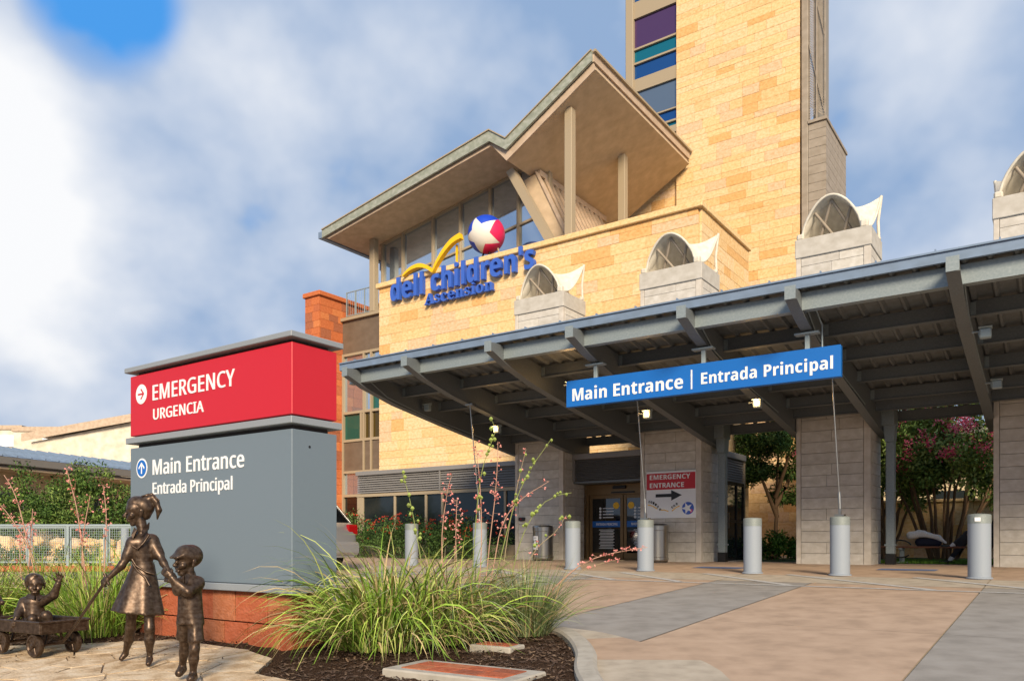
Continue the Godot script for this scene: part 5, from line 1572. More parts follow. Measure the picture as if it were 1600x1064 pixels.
# ---------------------------------------------------------------- modelled figures: smooth union of tapered limbs meshed as one skin
func blob(prims: Array, cell: float, k: float, carve := []) -> ArrayMesh:
	var lo := Vector3.INF
	var hi := -Vector3.INF
	for p in prims:
		var r: float = maxf(p[2], p[3]) * (1.0 if p.size() < 6 else 1.0 / minf(p[5], 1.0)) * (1.0 if p.size() < 8 else 1.15)
		for e in [p[0], p[1]]:
			lo = lo.min(e - Vector3.ONE * r)
			hi = hi.max(e + Vector3.ONE * r)
	lo -= Vector3.ONE * cell * 3.0
	hi += Vector3.ONE * cell * 3.0
	var nx := int((hi.x - lo.x) / cell) + 2
	var ny := int((hi.y - lo.y) / cell) + 2
	var nz := int((hi.z - lo.z) / cell) + 2
	var f := PackedFloat32Array()
	f.resize(nx * ny * nz)
	var mg := maxf(2.5 * cell, 3.0 / k)
	for p in prims:
		var a: Vector3 = p[0]
		var b: Vector3 = p[1]
		var ra: float = p[2]
		var rb: float = p[3]
		var sq: bool = p.size() >= 6
		var ax: Vector3 = p[4] if sq else Vector3.UP
		var sf: float = p[5] if sq else 1.0
		var cone: bool = p.size() >= 8
		var r := maxf(ra, rb) / minf(sf, 1.0) * (1.15 if cone else 1.0) + mg
		var l: Vector3 = ((a.min(b) - Vector3.ONE * r) - lo) / cell
		var h: Vector3 = ((a.max(b) + Vector3.ONE * r) - lo) / cell
		var ba := b - a
		var bb := maxf(ba.length_squared(), 1e-9)
		var bl := sqrt(bb)
		var side := Vector3.RIGHT
		for z in range(maxi(0, int(l.z)), mini(nz - 1, int(h.z) + 1) + 1):
			for y in range(maxi(0, int(l.y)), mini(ny - 1, int(h.y) + 1) + 1):
				var row := (z * ny + y) * nx
				for x in range(maxi(0, int(l.x)), mini(nx - 1, int(h.x) + 1) + 1):
					var q := lo + Vector3(x, y, z) * cell - a
					if sq: q += ax * (q.dot(ax) * (sf - 1.0))
					var t := q.dot(ba) / bb
					var d: float
					if cone:
						var rad := q - ba * t
						var an := atan2(rad.z, rad.x)
						var tt := clampf(t, 0.0, 1.0)
						var rr: float = lerpf(ra, rb, tt) * (1.0 + p[7] * tt * sin(an * p[6] + 1.0))
						d = maxf(rad.length() - rr, maxf(-t, t - 1.0) * bl)
					else:
						t = clampf(t, 0.0, 1.0)
						d = (q - ba * t).length() - lerpf(ra, rb, t)
					if d < mg: f[row + x] += exp(-k * d)
	for i in f.size():
		f[i] = -log(f[i]) / k if f[i] > 0.0 else 1.0
	for p in carve:
		var a: Vector3 = p[0]
		var b: Vector3 = p[1]
		var r := maxf(p[2], p[3]) + cell * 2.0
		var l: Vector3 = ((a.min(b) - Vector3.ONE * r) - lo) / cell
		var h: Vector3 = ((a.max(b) + Vector3.ONE * r) - lo) / cell
		var ba := b - a
		var bb := maxf(ba.length_squared(), 1e-9)
		for z in range(maxi(0, int(l.z)), mini(nz - 1, int(h.z) + 1) + 1):
			for y in range(maxi(0, int(l.y)), mini(ny - 1, int(h.y) + 1) + 1):
				for x in range(maxi(0, int(l.x)), mini(nx - 1, int(h.x) + 1) + 1):
					var q := lo + Vector3(x, y, z) * cell - a
					var t := clampf(q.dot(ba) / bb, 0.0, 1.0)
					var d: float = (q - ba * t).length() - lerpf(p[2], p[3], t)
					var id := (z * ny + y) * nx + x
					f[id] = maxf(f[id], -d)
	var ids := PackedInt32Array()
	ids.resize(f.size())
	ids.fill(-1)
	var V := PackedVector3Array()
	var N := PackedVector3Array()
	var off := [0, 1, nx, nx + 1, nx * ny, nx * ny + 1, nx * ny + nx, nx * ny + nx + 1]
	var edges := [[0, 1], [2, 3], [4, 5], [6, 7], [0, 2], [1, 3], [4, 6], [5, 7], [0, 4], [1, 5], [2, 6], [3, 7]]
	for z in nz - 1:
		for y in ny - 1:
			var row := (z * ny + y) * nx
			for x in nx - 1:
				var i := row + x
				var s0: bool = f[i] < 0.0
				if s0 == (f[i + 1] < 0.0) and s0 == (f[i + nx] < 0.0) and s0 == (f[i + nx + 1] < 0.0) and s0 == (f[i + off[4]] < 0.0) and s0 == (f[i + off[5]] < 0.0) and s0 == (f[i + off[6]] < 0.0) and s0 == (f[i + off[7]] < 0.0): continue
				var c := []
				for o in off: c.append(clampf(f[i + o], -3.0 * cell, 3.0 * cell))
				var sum := Vector3.ZERO
				var n := 0
				for e in edges:
					var va: float = c[e[0]]
					var vb: float = c[e[1]]
					if (va < 0.0) != (vb < 0.0):
						var t := va / (va - vb)
						var pa := Vector3(e[0] & 1, (e[0] >> 1) & 1, e[0] >> 2)
						var pb := Vector3(e[1] & 1, (e[1] >> 1) & 1, e[1] >> 2)
						sum += pa.lerp(pb, t)
						n += 1
				ids[i] = V.size()
				V.append(lo + (Vector3(x, y, z) + sum / n) * cell)
				N.append(Vector3(c[1] + c[3] + c[5] + c[7] - c[0] - c[2] - c[4] - c[6], c[2] + c[3] + c[6] + c[7] - c[0] - c[1] - c[4] - c[5], c[4] + c[5] + c[6] + c[7] - c[0] - c[1] - c[2] - c[3]).normalized())
	var I := PackedInt32Array()
	var st3 := [1, nx, nx * ny]
	for z in range(1, nz - 1):
		for y in range(1, ny - 1):
			for x in range(1, nx - 1):
				var i := (z * ny + y) * nx + x
				var s0: bool = f[i] < 0.0
				for ax in 3:
					if s0 == (f[i + st3[ax]] < 0.0): continue
					var o1: int = st3[(ax + 1) % 3]
					var o2: int = st3[(ax + 2) % 3]
					var q := [ids[i - o1 - o2], ids[i - o2], ids[i], ids[i - o1]]
					if q[0] < 0 or q[1] < 0 or q[2] < 0 or q[3] < 0: continue
					var nn: Vector3 = N[q[0]] + N[q[2]]
					if (V[q[2]] - V[q[0]]).cross(V[q[1]] - V[q[0]]).dot(nn) < 0.0: q = [q[0], q[3], q[2], q[1]]
					I.append_array(PackedInt32Array([q[0], q[1], q[2], q[0], q[2], q[3]]))
	# even out the cell steps, then take normals from the smoothed skin
	for pass_n in 2:
		var acc := PackedVector3Array()
		acc.resize(V.size())
		var cnt := PackedFloat32Array()
		cnt.resize(V.size())
		for q in range(0, I.size(), 3):
			var i0 := I[q]
			var i1 := I[q + 1]
			var i2 := I[q + 2]
			acc[i0] += V[i1] + V[i2]
			acc[i1] += V[i0] + V[i2]
			acc[i2] += V[i0] + V[i1]
			cnt[i0] += 2.0
			cnt[i1] += 2.0
			cnt[i2] += 2.0
		for q in V.size():
			if cnt[q] > 0.0: V[q] = V[q].lerp(acc[q] / cnt[q], 0.5)
	var NN := PackedVector3Array()
	NN.resize(V.size())
	for q in range(0, I.size(), 3):
		var fn := (V[I[q + 2]] - V[I[q]]).cross(V[I[q + 1]] - V[I[q]])
		NN[I[q]] += fn
		NN[I[q + 1]] += fn
		NN[I[q + 2]] += fn
	for q in V.size():
		if NN[q].length_squared() > 0.0: N[q] = NN[q].normalized()
	var arr := []
	arr.resize(Mesh.ARRAY_MAX)
	arr[Mesh.ARRAY_VERTEX] = V
	arr[Mesh.ARRAY_NORMAL] = N
	arr[Mesh.ARRAY_INDEX] = I
	var m := ArrayMesh.new()
	m.add_surface_from_arrays(Mesh.PRIMITIVE_TRIANGLES, arr)
	return m

func join(ms: Array) -> ArrayMesh:
	var st := SurfaceTool.new()
	st.begin(Mesh.PRIMITIVE_TRIANGLES)
	for m in ms: st.append_from(m, 0, Transform3D.IDENTITY)
	return st.commit()

func head_mesh(c: Vector3, F: Vector3, s: float, smile: float, neck: Vector3) -> ArrayMesh:
	F = F.normalized()
	var R := F.cross(Vector3.UP).normalized()
	var U := R.cross(F).normalized()
	var p := func(f: float, u: float, r: float) -> Vector3: return c + (F * f + U * u + R * r) * s
	var pr := [[p.call(-0.028, 0.04, 0), p.call(0.02, 0.035, 0), 0.079 * s, 0.074 * s], [p.call(0.026, 0.0, 0), p.call(0.036, -0.055, 0), 0.062 * s, 0.044 * s],
		[p.call(0.052, -0.088, -0.012), p.call(0.052, -0.088, 0.012), 0.021 * s, 0.021 * s], [p.call(0.084, 0.016, 0), p.call(0.110, -0.022, 0), 0.008 * s, 0.0145 * s],
		[p.call(0.10, -0.026, -0.012), p.call(0.10, -0.026, 0.012), 0.009 * s, 0.009 * s],
		[p.call(0.088, -0.047, -0.019), p.call(0.088, -0.047, 0.019), 0.008 * s, 0.008 * s], [p.call(0.083, -0.063 - smile * 0.006, -0.015), p.call(0.083, -0.063 - smile * 0.006, 0.015), 0.010 * s, 0.010 * s], [c, neck, 0.042 * s, 0.04 * s]]
	for q in [-1.0, 1.0]:
		pr.append([p.call(0.078, 0.024, 0.014 * q), p.call(0.062, 0.026, 0.05 * q), 0.014 * s, 0.012 * s])
		pr.append([p.call(0.060, -0.024, 0.04 * q), p.call(0.066, -0.03, 0.034 * q), 0.026 * s, 0.024 * s])
		pr.append([p.call(0.070, 0.004, 0.031 * q), p.call(0.070, 0.004, 0.031 * q), 0.014 * s, 0.014 * s])
		pr.append([p.call(-0.012, 0.012, 0.082 * q), p.call(-0.004, -0.025, 0.078 * q), 0.019 * s, 0.013 * s, R, 1.7])
	var cv := [[p.call(0.096, 0.004, 0.036), p.call(0.096, 0.004, 0.028), 0.0125 * s, 0.0125 * s], [p.call(0.096, 0.004, -0.036), p.call(0.096, 0.004, -0.028), 0.0125 * s, 0.0125 * s], [p.call(0.103, -0.055, -0.017), p.call(0.103, -0.055, 0.017), (0.007 + 0.006 * smile) * s, (0.007 + 0.006 * smile) * s]]
	return blob(pr, 0.004, 300.0, cv)

func hand_mesh(w: Vector3, d: Vector3, n: Vector3, curl: float, s: float, spread := 0.0) -> ArrayMesh:
	d = d.normalized()
	n = (n - d * n.dot(d)).normalized()
	var A := d.cross(n)
	var pr := [[w - d * 0.02 * s, w + d * 0.02 * s, 0.021 * s, 0.022 * s], [w + d * 0.02 * s - A * 0.016 * s, w + d * 0.062 * s - A * 0.022 * s, 0.015 * s, 0.012 * s], [w + d * 0.02 * s + A * 0.016 * s, w + d * 0.06 * s + A * 0.022 * s, 0.015 * s, 0.012 * s], [w + d * 0.02 * s, w + d * 0.064 * s, 0.018 * s, 0.014 * s]]
	var ln := [0.038, 0.044, 0.04, 0.03]
	for i in 4:
		var o := (i - 1.5)
		var b := w + (d * 0.064 + A * o * 0.0165) * s
		var dd := (d + A * o * spread).normalized()
		var d1 := (dd * cos(curl * 0.7) + n * sin(curl * 0.7)).normalized()
		var d2 := (dd * cos(curl * 1.7) + n * sin(curl * 1.7)).normalized()
		var m: Vector3 = b + d1 * ln[i] * s
		pr.append([b, m, 0.0085 * s, 0.0078 * s])
		pr.append([m, m + d2 * ln[i] * 0.85 * s, 0.0078 * s, 0.0065 * s])
	var tb := w + (d * 0.02 - A * 0.022) * s
	var tm := tb + (d * 0.5 - A * 0.7 + n * 0.5).normalized() * 0.035 * s
	pr.append([tb, tm, 0.011 * s, 0.009 * s])
	pr.append([tm, tm + (d * 0.8 - A * 0.2 + n * (0.3 + curl * 0.4)).normalized() * 0.03 * s, 0.009 * s, 0.007 * s])
	return blob(pr, 0.0045, 320.0)

func unproj(px: float, py: float, d: float) -> Vector3:
	return Vector3((px - 800.0) / 1230.0 * d, 1.0 + (846.0 - py) / 1230.0 * d, -d)

func build_statues():
	var base := 0.066
	# girl who pulls the wagon
	var d0 := 6.4
	var o := unproj(215, 1042, d0)
	o.y = gy(vw(o)) + base
	var g := wthing("bronze_girl", "bronze statue of a girl in a short dress with ponytail holding the wagon handle", "statue", o)
	var P := func(x: float, y: float, z := 0.0) -> Vector3: return unproj(x, y, d0 - z) - o
	var zx := Vector3(0, 0, 1)
	var body := blob([[P.call(219, 850), P.call(223, 885), 0.088, 0.074], [P.call(207, 847, 0.03), P.call(236, 844, -0.03), 0.046, 0.05],
		[P.call(224, 880), P.call(216, 957), 0.082, 0.205, zx, 1.2, 7.0, 0.055], [P.call(222, 840), P.call(220, 818), 0.04, 0.036],
		[P.call(237, 846, -0.03), P.call(246, 866, -0.02), 0.055, 0.05], [P.call(246, 862, -0.02), P.call(255, 880, 0.02), 0.035, 0.029], [P.call(255, 880, 0.02), P.call(263, 893, 0.06), 0.029, 0.022],
		[P.call(206, 849, 0.05), P.call(199, 868, 0.07), 0.05, 0.045], [P.call(200, 866, 0.07), P.call(189, 884, 0.10), 0.034, 0.03], [P.call(189, 884, 0.10), P.call(170, 902, 0.13), 0.03, 0.022],
		[P.call(206, 945, 0.0), P.call(203, 982, -0.06), 0.046, 0.037], [P.call(203, 982, -0.06), P.call(201, 998, -0.12), 0.038, 0.04], [P.call(201, 998, -0.12), P.call(195, 1021, -0.2), 0.039, 0.02], [P.call(195, 1022, -0.2), P.call(189, 1029, -0.17), 0.026, 0.022],
		[P.call(232, 945, 0.02), P.call(233, 982, 0.06), 0.047, 0.037], [P.call(233, 982, 0.06), P.call(233, 1000, 0.05), 0.037, 0.039], [P.call(233, 1000, 0.05), P.call(233, 1027, 0.02), 0.038, 0.02], [P.call(233, 1031, 0.03), P.call(231, 1037, 0.10), 0.027, 0.023]], 0.008, 130.0)
	var hc: Vector3 = P.call(216.5, 801, 0.0)
	var hd := head_mesh(hc, Vector3(-0.86, -0.06, 0.50), 1.0, 0.3, P.call(222, 830))
	var h1 := hand_mesh(P.call(169, 903, 0.13), Vector3(-0.6, -0.55, 0.1), Vector3(0.3, -0.2, -1), 1.15, 0.85)
	var h2 := hand_mesh(P.call(262, 892, 0.06), Vector3(0.7, -0.5, 0.2), Vector3(-0.2, -0.8, -0.2), 0.5, 0.8)
	part(g, "body", join([body, hd, h1, h2]), M.bronze)
	var hr := [[hc + Vector3(0.03, 0.055, -0.01), hc + Vector3(-0.02, 0.062, 0.0), 0.082, 0.074], [hc + Vector3(0.06, 0.03, 0), hc + Vector3(0.05, -0.02, -0.01), 0.06, 0.04], [P.call(232, 780), P.call(238, 778), 0.03, 0.022],
		[P.call(238, 777), P.call(244, 785), 0.02, 0.02], [P.call(244, 785), P.call(247.5, 797), 0.02, 0.022], [P.call(247.5, 797), P.call(245, 811), 0.021, 0.008]]
	part(g, "hair", blob(hr, 0.006, 140.0), M.bronze)
	part(g, "ribbon", blob([[P.call(229, 774), P.call(236, 773), 0.012, 0.016], [P.call(238, 774), P.call(248, 782, 0.01), 0.009, 0.006], [P.call(221, 775, 0.03), P.call(230, 774), 0.007, 0.009]], 0.005, 200.0), M.bronze)
	var col := begin()
	for q in [[[221, 828, 0.06], [232, 816, -0.01], [231, 826, 0.0], [220, 839, 0.10]], [[213, 828, 0.07], [209, 824, 0.05], [204, 836, 0.09], [207, 842, 0.10]]]:
		var c := []
		for e in q: c.append(P.call(e[0], e[1], e[2]))
		quad(col, c[0], c[1], c[2], c[3], Vector3(0, 0, 1))
		for i in 4: quad(col, c[i], c[(i + 1) % 4], c[(i + 1) % 4] - Vector3(0, 0.004, 0.014), c[i] - Vector3(0, 0.004, 0.014), Vector3(0, 0, 1))
	part(g, "collar", done(col), M.bronze)
	var st2 := SurfaceTool.new()
	st2.begin(Mesh.PRIMITIVE_TRIANGLES)
	put_tube(st2, [P.call(232, 836, 0.06), P.call(224, 848, 0.09), P.call(214, 858, 0.098), P.call(206, 853, 0.095), P.call(203, 846, 0.085)], 0.008, 6)
	part(g, "bib_seam", st2.commit(), M.bronze)
	var sash := SurfaceTool.new()
	sash.begin(Mesh.PRIMITIVE_TRIANGLES)
	for q in [[[202, 868, 0.07], [212, 884, 0.085], [228, 894, 0.085], [240, 897, 0.06]], [[206, 880, 0.075], [214, 892, 0.09], [226, 902, 0.1], [233, 915, 0.1]]]:
		var c := []
		for e in q: c.append(P.call(e[0], e[1], e[2]))
		put_tube(sash, c, 0.009, 6)
	part(g, "dress_fold", sash.commit(), M.bronze)
	# boy in a cap
	var db := 5.72
	var ob := unproj(294, 1062, db)
	ob.y = gy(vw(ob)) + base
	var b := wthing("bronze_boy", "bronze statue of a laughing boy in cap and shorts reaching for the girl's hand", "statue", ob)
	var Q := func(x: float, y: float, z := 0.0) -> Vector3: return unproj(x, y, db - z) - ob
	var bb := blob([[Q.call(296, 915), Q.call(297, 955), 0.078, 0.08], [Q.call(284, 910, 0.03), Q.call(309, 910, -0.02), 0.042, 0.046], [Q.call(296, 925), Q.call(297, 975), 0.074, 0.098, zx, 1.15, 6.0, 0.06], [Q.call(296, 908), Q.call(292, 890), 0.038, 0.034],
		[Q.call(284, 912, 0.05), Q.call(277, 924, 0.11), 0.04, 0.032], [Q.call(277, 924, 0.11), Q.call(268, 903, 0.13), 0.03, 0.022], [Q.call(309, 913, 0.0), Q.call(293, 925, 0.11), 0.042, 0.036], [Q.call(293, 925, 0.11), Q.call(274, 908, 0.12), 0.034, 0.023],
		[Q.call(288, 966, 0.0), Q.call(286, 1000, -0.02), 0.048, 0.05, zx, 1.0, 5.0, 0.05], [Q.call(304, 966, 0.02), Q.call(306, 1003, 0.04), 0.05, 0.056, zx, 1.0, 5.0, 0.05],
		[Q.call(287, 990, -0.02), Q.call(287, 1020, -0.05), 0.036, 0.032], [Q.call(287, 1020, -0.05), Q.call(284, 1042, -0.10), 0.033, 0.024], [Q.call(284, 1046, -0.1), Q.call(279, 1052, -0.02), 0.033, 0.03],
		[Q.call(304, 995, 0.05), Q.call(303, 1014, 0.06), 0.036, 0.034], [Q.call(303, 1014, 0.06), Q.call(302, 1030, 0.05), 0.034, 0.034], [Q.call(302, 1030, 0.05), Q.call(301, 1054, 0.03), 0.033, 0.022], [Q.call(301, 1058, 0.03), Q.call(297, 1061, 0.11), 0.033, 0.03]], 0.008, 130.0)
	var bc: Vector3 = Q.call(292.5, 879, 0.0)
	var bh := head_mesh(bc, Vector3(-0.62, 0.03, 0.78), 0.92, 1.0, Q.call(296, 905))
	part(b, "body", join([bb, bh, hand_mesh(Q.call(268, 902, 0.13), Vector3(-0.6, 0.45, 0.1), Vector3(0.2, -0.2, -1), 0.7, 0.8), hand_mesh(Q.call(274, 908, 0.12), Vector3(-0.85, 0.25, 0.0), Vector3(0, -0.4, -1), 0.6, 0.8)]), M.bronze)
	var F := Vector3(-0.62, 0.03, 0.78).normalized()
	var R := F.cross(Vector3.UP).normalized()
	var cap := [[bc + Vector3(0, 0.05, 0) - F * 0.028, bc + Vector3(0, 0.05, 0) + F * 0.012, 0.082, 0.08]]
	for i in 5: cap.append([bc + Vector3(0, 0.052, 0) + F * 0.06 + R * (i - 2) * 0.026, bc + Vector3(0, 0.034, 0) + F * (0.128 - 0.012 * absf(i - 2.0)) + R * (i - 2) * 0.024, 0.016, 0.009])
	part(b, "cap", blob(cap, 0.006, 150.0), M.bronze)
	var bc2 := begin()
	for q in [[[288, 898, 0.07], [303, 892, -0.02], [306, 902, 0.0], [289, 912, 0.10]], [[287, 899, 0.07], [283, 900, 0.05], [279, 908, 0.08], [287, 912, 0.10]]]:
		var c := []
		for e in q: c.append(Q.call(e[0], e[1], e[2]))
		quad(bc2, c[0], c[1], c[2], c[3], Vector3(0, 0, 1))
		for i in 4: quad(bc2, c[i], c[(i + 1) % 4], c[(i + 1) % 4] - Vector3(0, 0.004, 0.014), c[i] - Vector3(0, 0.004, 0.014), Vector3(0, 0, 1))
	part(b, "collar", done(bc2), M.bronze)
	# wagon
	var wo := Vector3(-4.30, 0, -7.12)
	wo.y = gy(vw(wo)) + base
	var w := wthing("bronze_wagon", "bronze toy wagon with four spoked wheels and long pull handle", "statue", wo, "", -0.5)
	part(w, "tray_floor", cbox(0.80, 0.015, 0.42, 0.004), M.bronze, Vector3(0, 0.215, 0))
	for s in [-1.0, 1.0]:
		part(w, "tray_side", cbox(0.84, 0.10, 0.016, 0.005), M.bronze, Vector3(0, 0.26, 0.215 * s))
		part(w, "tray_end", cbox(0.016, 0.10, 0.42, 0.005), M.bronze, Vector3(0.412 * s, 0.26, 0))
		var rim := SurfaceTool.new()
		rim.begin(Mesh.PRIMITIVE_TRIANGLES)
		put_tube(rim, [Vector3(-0.42, 0.31, 0.22 * s), Vector3(0.42, 0.31, 0.22 * s)], 0.012, 8)
		put_tube(rim, [Vector3(0.42 * s, 0.31, -0.22), Vector3(0.42 * s, 0.31, 0.22)], 0.012, 8)
		part(w, "rolled_rim", rim.commit(), M.bronze)
		var axle := SurfaceTool.new()
		axle.begin(Mesh.PRIMITIVE_TRIANGLES)
		put_tube(axle, [Vector3(0.26 * s, 0.1, -0.17), Vector3(0.26 * s, 0.1, 0.17)], 0.012, 8)
		put_tube(axle, [Vector3(0.26 * s, 0.1, -0.08), Vector3(0.26 * s, 0.21, -0.05)], 0.012, 8)
		put_tube(axle, [Vector3(0.26 * s, 0.1, 0.08), Vector3(0.26 * s, 0.21, 0.05)], 0.012, 8)
		part(w, "axle", axle.commit(), M.bronze)
		for e in [-1.0, 1.0]:
			var wh := part(w, "wheel", lathe([Vector2(0.0, -0.012), Vector2(0.075, -0.012), Vector2(0.082, -0.022), Vector2(0.098, -0.022), Vector2(0.102, -0.012), Vector2(0.102, 0.012), Vector2(0.098, 0.022), Vector2(0.082, 0.022), Vector2(0.075, 0.012), Vector2(0.0, 0.012)], 28), M.bronze, Vector3(0.26 * s, 0.102, 0.17 * e))
			wh.rotation.x = PI * 0.5
			var hub := part(wh, "hub", lathe([Vector2(0.0, -0.035), Vector2(0.02, -0.03), Vector2(0.024, 0.0), Vector2(0.02, 0.03), Vector2(0.0, 0.035)], 14), M.bronze)
			for k in 5:
				var sp := part(wh, "spoke", cbox(0.06, 0.034, 0.016, 0.004), M.bronze, Vector3(cos(k * TAU / 5.0) * 0.05, 0, sin(k * TAU / 5.0) * 0.05))
				sp.rotation.y = -k * TAU / 5.0
	var hb: Vector3 = P.call(166, 905, 0.13) + o
	var inv := w.transform.affine_inverse()
	var hs := SurfaceTool.new()
	hs.begin(Mesh.PRIMITIVE_TRIANGLES)
	var h_end := inv * hb
	put_tube(hs, [Vector3(0.26, 0.12, 0.0), Vector3(0.40, 0.13, 0.01), Vector3(0.46, 0.17, 0.01)], 0.014, 8)
	put_tube(hs, [Vector3(0.46, 0.17, 0.01), h_end], [0.013, 0.012], 8)
	var ac := (h_end - Vector3(0.46, 0.17, 0.01)).normalized().cross(Vector3(0, 0, 1)).normalized()
	put_tube(hs, [h_end - ac * 0.05, h_end + ac * 0.05], 0.012, 8)
	part(w, "pull_handle", hs.commit(), M.bronze)
	# toddler in the wagon
	var dt := 7.08
	var ot := unproj(53, 985, dt)
	ot.y = wo.y + 0.22
	var t := wthing("bronze_toddler", "bronze statue of a laughing toddler waving from the wagon", "statue", ot)
	var Z := func(x: float, y: float, z := 0.0) -> Vector3: return unproj(x, y, dt - z) - ot
	var tb := blob([[Z.call(52, 942), Z.call(53, 968), 0.078, 0.09], [Z.call(38, 940, 0.01), Z.call(66, 938, 0.01), 0.042, 0.042], [Z.call(53, 936), Z.call(55, 925), 0.036, 0.034],
		[Z.call(36, 941, 0.02), Z.call(29, 957, 0.08), 0.042, 0.038], [Z.call(29, 957, 0.08), Z.call(24, 967, 0.15), 0.036, 0.026], [Z.call(67, 940, 0.02), Z.call(83, 930, 0.05), 0.042, 0.036], [Z.call(83, 930, 0.05), Z.call(90, 912, 0.06), 0.036, 0.028],
		[Z.call(48, 972, 0.02), Z.call(50, 968, 0.12), 0.05, 0.045], [Z.call(60, 974, 0.02), Z.call(71, 962, 0.08), 0.05, 0.046], [Z.call(71, 962, 0.08), Z.call(78, 976, 0.08), 0.042, 0.03]], 0.008, 130.0)
	var tc: Vector3 = Z.call(54.5, 915)
	part(t, "body", join([tb, head_mesh(tc, Vector3(0.45, 0.0, 0.9), 0.86, 1.0, Z.call(53, 932)), hand_mesh(Z.call(23.5, 966.5, 0.16), Vector3(-0.2, -0.8, 0.3), Vector3(0, -0.3, -1), 0.5, 0.65), hand_mesh(Z.call(90, 911, 0.06), Vector3(0.3, 1, 0.1), Vector3(0.1, 0, 1), 0.25, 0.75, 0.28)]), M.bronze)
	part(t, "hair", blob([[tc + Vector3(-0.02, 0.035, -0.025), tc + Vector3(-0.015, 0.045, 0.01), 0.076, 0.07], [tc + Vector3(0.01, 0.1, 0.04), tc + Vector3(0.03, 0.095, 0.05), 0.012, 0.01]], 0.007, 120.0), M.bronze)
	var tcol := begin()
	for q in [[[53, 931, 0.07], [43, 927, 0.03], [38, 933, 0.05], [52, 937, 0.10]], [[55, 931, 0.07], [63, 929, 0.03], [66, 934, 0.05], [57, 938, 0.10]]]:
		var c := []
		for e in q: c.append(Z.call(e[0], e[1], e[2]))
		quad(tcol, c[0], c[1], c[2], c[3], Vector3(0, 0, 1))
		for i in 4: quad(tcol, c[i], c[(i + 1) % 4], c[(i + 1) % 4] - Vector3(0, 0.004, 0.012), c[i] - Vector3(0, 0.004, 0.012), Vector3(0, 0, 1))
	part(t, "collar", done(tcol), M.bronze)
	# puppy behind the toddler
	var po := unproj(-8, 985, 7.3)
	po.y = wo.y + 0.22
	var pu := wthing("bronze_puppy", "bronze puppy peering over the back of the wagon", "statue", po)
	part(pu, "body", blob([[Vector3(-0.02, 0.04, 0), Vector3(0.0, 0.16, 0.02), 0.06, 0.05], [Vector3(0.0, 0.16, 0.02), Vector3(0.01, 0.23, 0.03), 0.045, 0.045], [Vector3(0.01, 0.24, 0.03), Vector3(0.03, 0.25, 0.04), 0.055, 0.05], [Vector3(0.05, 0.235, 0.05), Vector3(0.105, 0.225, 0.07), 0.032, 0.022], [Vector3(0.112, 0.232, 0.075), Vector3(0.116, 0.232, 0.076), 0.012, 0.01],
		[Vector3(0.0, 0.28, 0.075), Vector3(0.01, 0.215, 0.095), 0.02, 0.014], [Vector3(0.01, 0.28, -0.02), Vector3(0.02, 0.22, -0.03), 0.02, 0.014], [Vector3(0.03, 0.12, 0.05), Vector3(0.07, 0.02, 0.06), 0.022, 0.018], [Vector3(0.03, 0.12, -0.01), Vector3(0.07, 0.02, -0.02), 0.022, 0.018], [Vector3(-0.05, 0.04, 0), Vector3(-0.10, 0.1, 0), 0.015, 0.01]], 0.007, 120.0), M.bronze)

# ---------------------------------------------------------------- plants
func put_leaf(st: SurfaceTool, p: Vector3, d: Vector3, n: Vector3, ln: float, wd: float, c: Color):
	var s := d.cross(n).normalized() * wd * 0.5
	var m := p + d * ln * 0.45
	var e := p + d * ln
	var nl := n.normalized()
	face3(st, p, m + s - nl * wd * 0.15, e, nl, c)
	face3(st, p, e, m - s - nl * wd * 0.15, nl, c)

func face3(st: SurfaceTool, a: Vector3, b: Vector3, c: Vector3, n: Vector3, col: Color):
	var g := (c - a).cross(b - a)
	if g.dot(n) < 0.0:
		var k := b
		b = c
		c = k
	st.set_color(col)
	st.set_normal(n)
	st.add_vertex(a)
	st.set_color(col)
	st.set_normal(n)
	st.add_vertex(b)
	st.set_color(col)
	st.set_normal(n)
	st.add_vertex(c)

func leaf_cloud(st: SurfaceTool, c: Vector3, r: Vector3, n: int, size: float, cols: Array, lumps := 10, shell := 0.55):
	var lc := []
	for i in lumps:
		var d := Vector3(rng.randfn(), rng.randfn() * 0.9, rng.randfn()).normalized()
		var k := rng.randf_range(0.35, 0.85)
		lc.append([c + d * r * k, rng.randf_range(0.28, 0.5), rng.randi() % cols.size()])
	for i in n:
		var L0: Array = lc[rng.randi() % lumps]
		var d := Vector3(rng.randfn(), rng.randfn(), rng.randfn()).normalized()
		var k: float = pow(rng.randf(), shell) * L0[1]
		var p: Vector3 = L0[0] + d * r * k
		var ld := (d * 0.8 + Vector3(rng.randfn(), rng.randfn() - 0.2, rng.randfn()) * 0.6).normalized()
		var nn := (d + Vector3(rng.randfn(), rng.randfn() + 0.8, rng.randfn()) * 0.6).normalized()
		var cc: Color = cols[(L0[2] + (rng.randi() % 2)) % cols.size()] * rng.randf_range(0.75, 1.25)
		put_leaf(st, p, ld, nn, size * rng.randf_range(0.7, 1.35), size * rng.randf_range(0.4, 0.6), cc)

func st0() -> SurfaceTool:
	var st := SurfaceTool.new()
	st.begin(Mesh.PRIMITIVE_TRIANGLES)
	return st

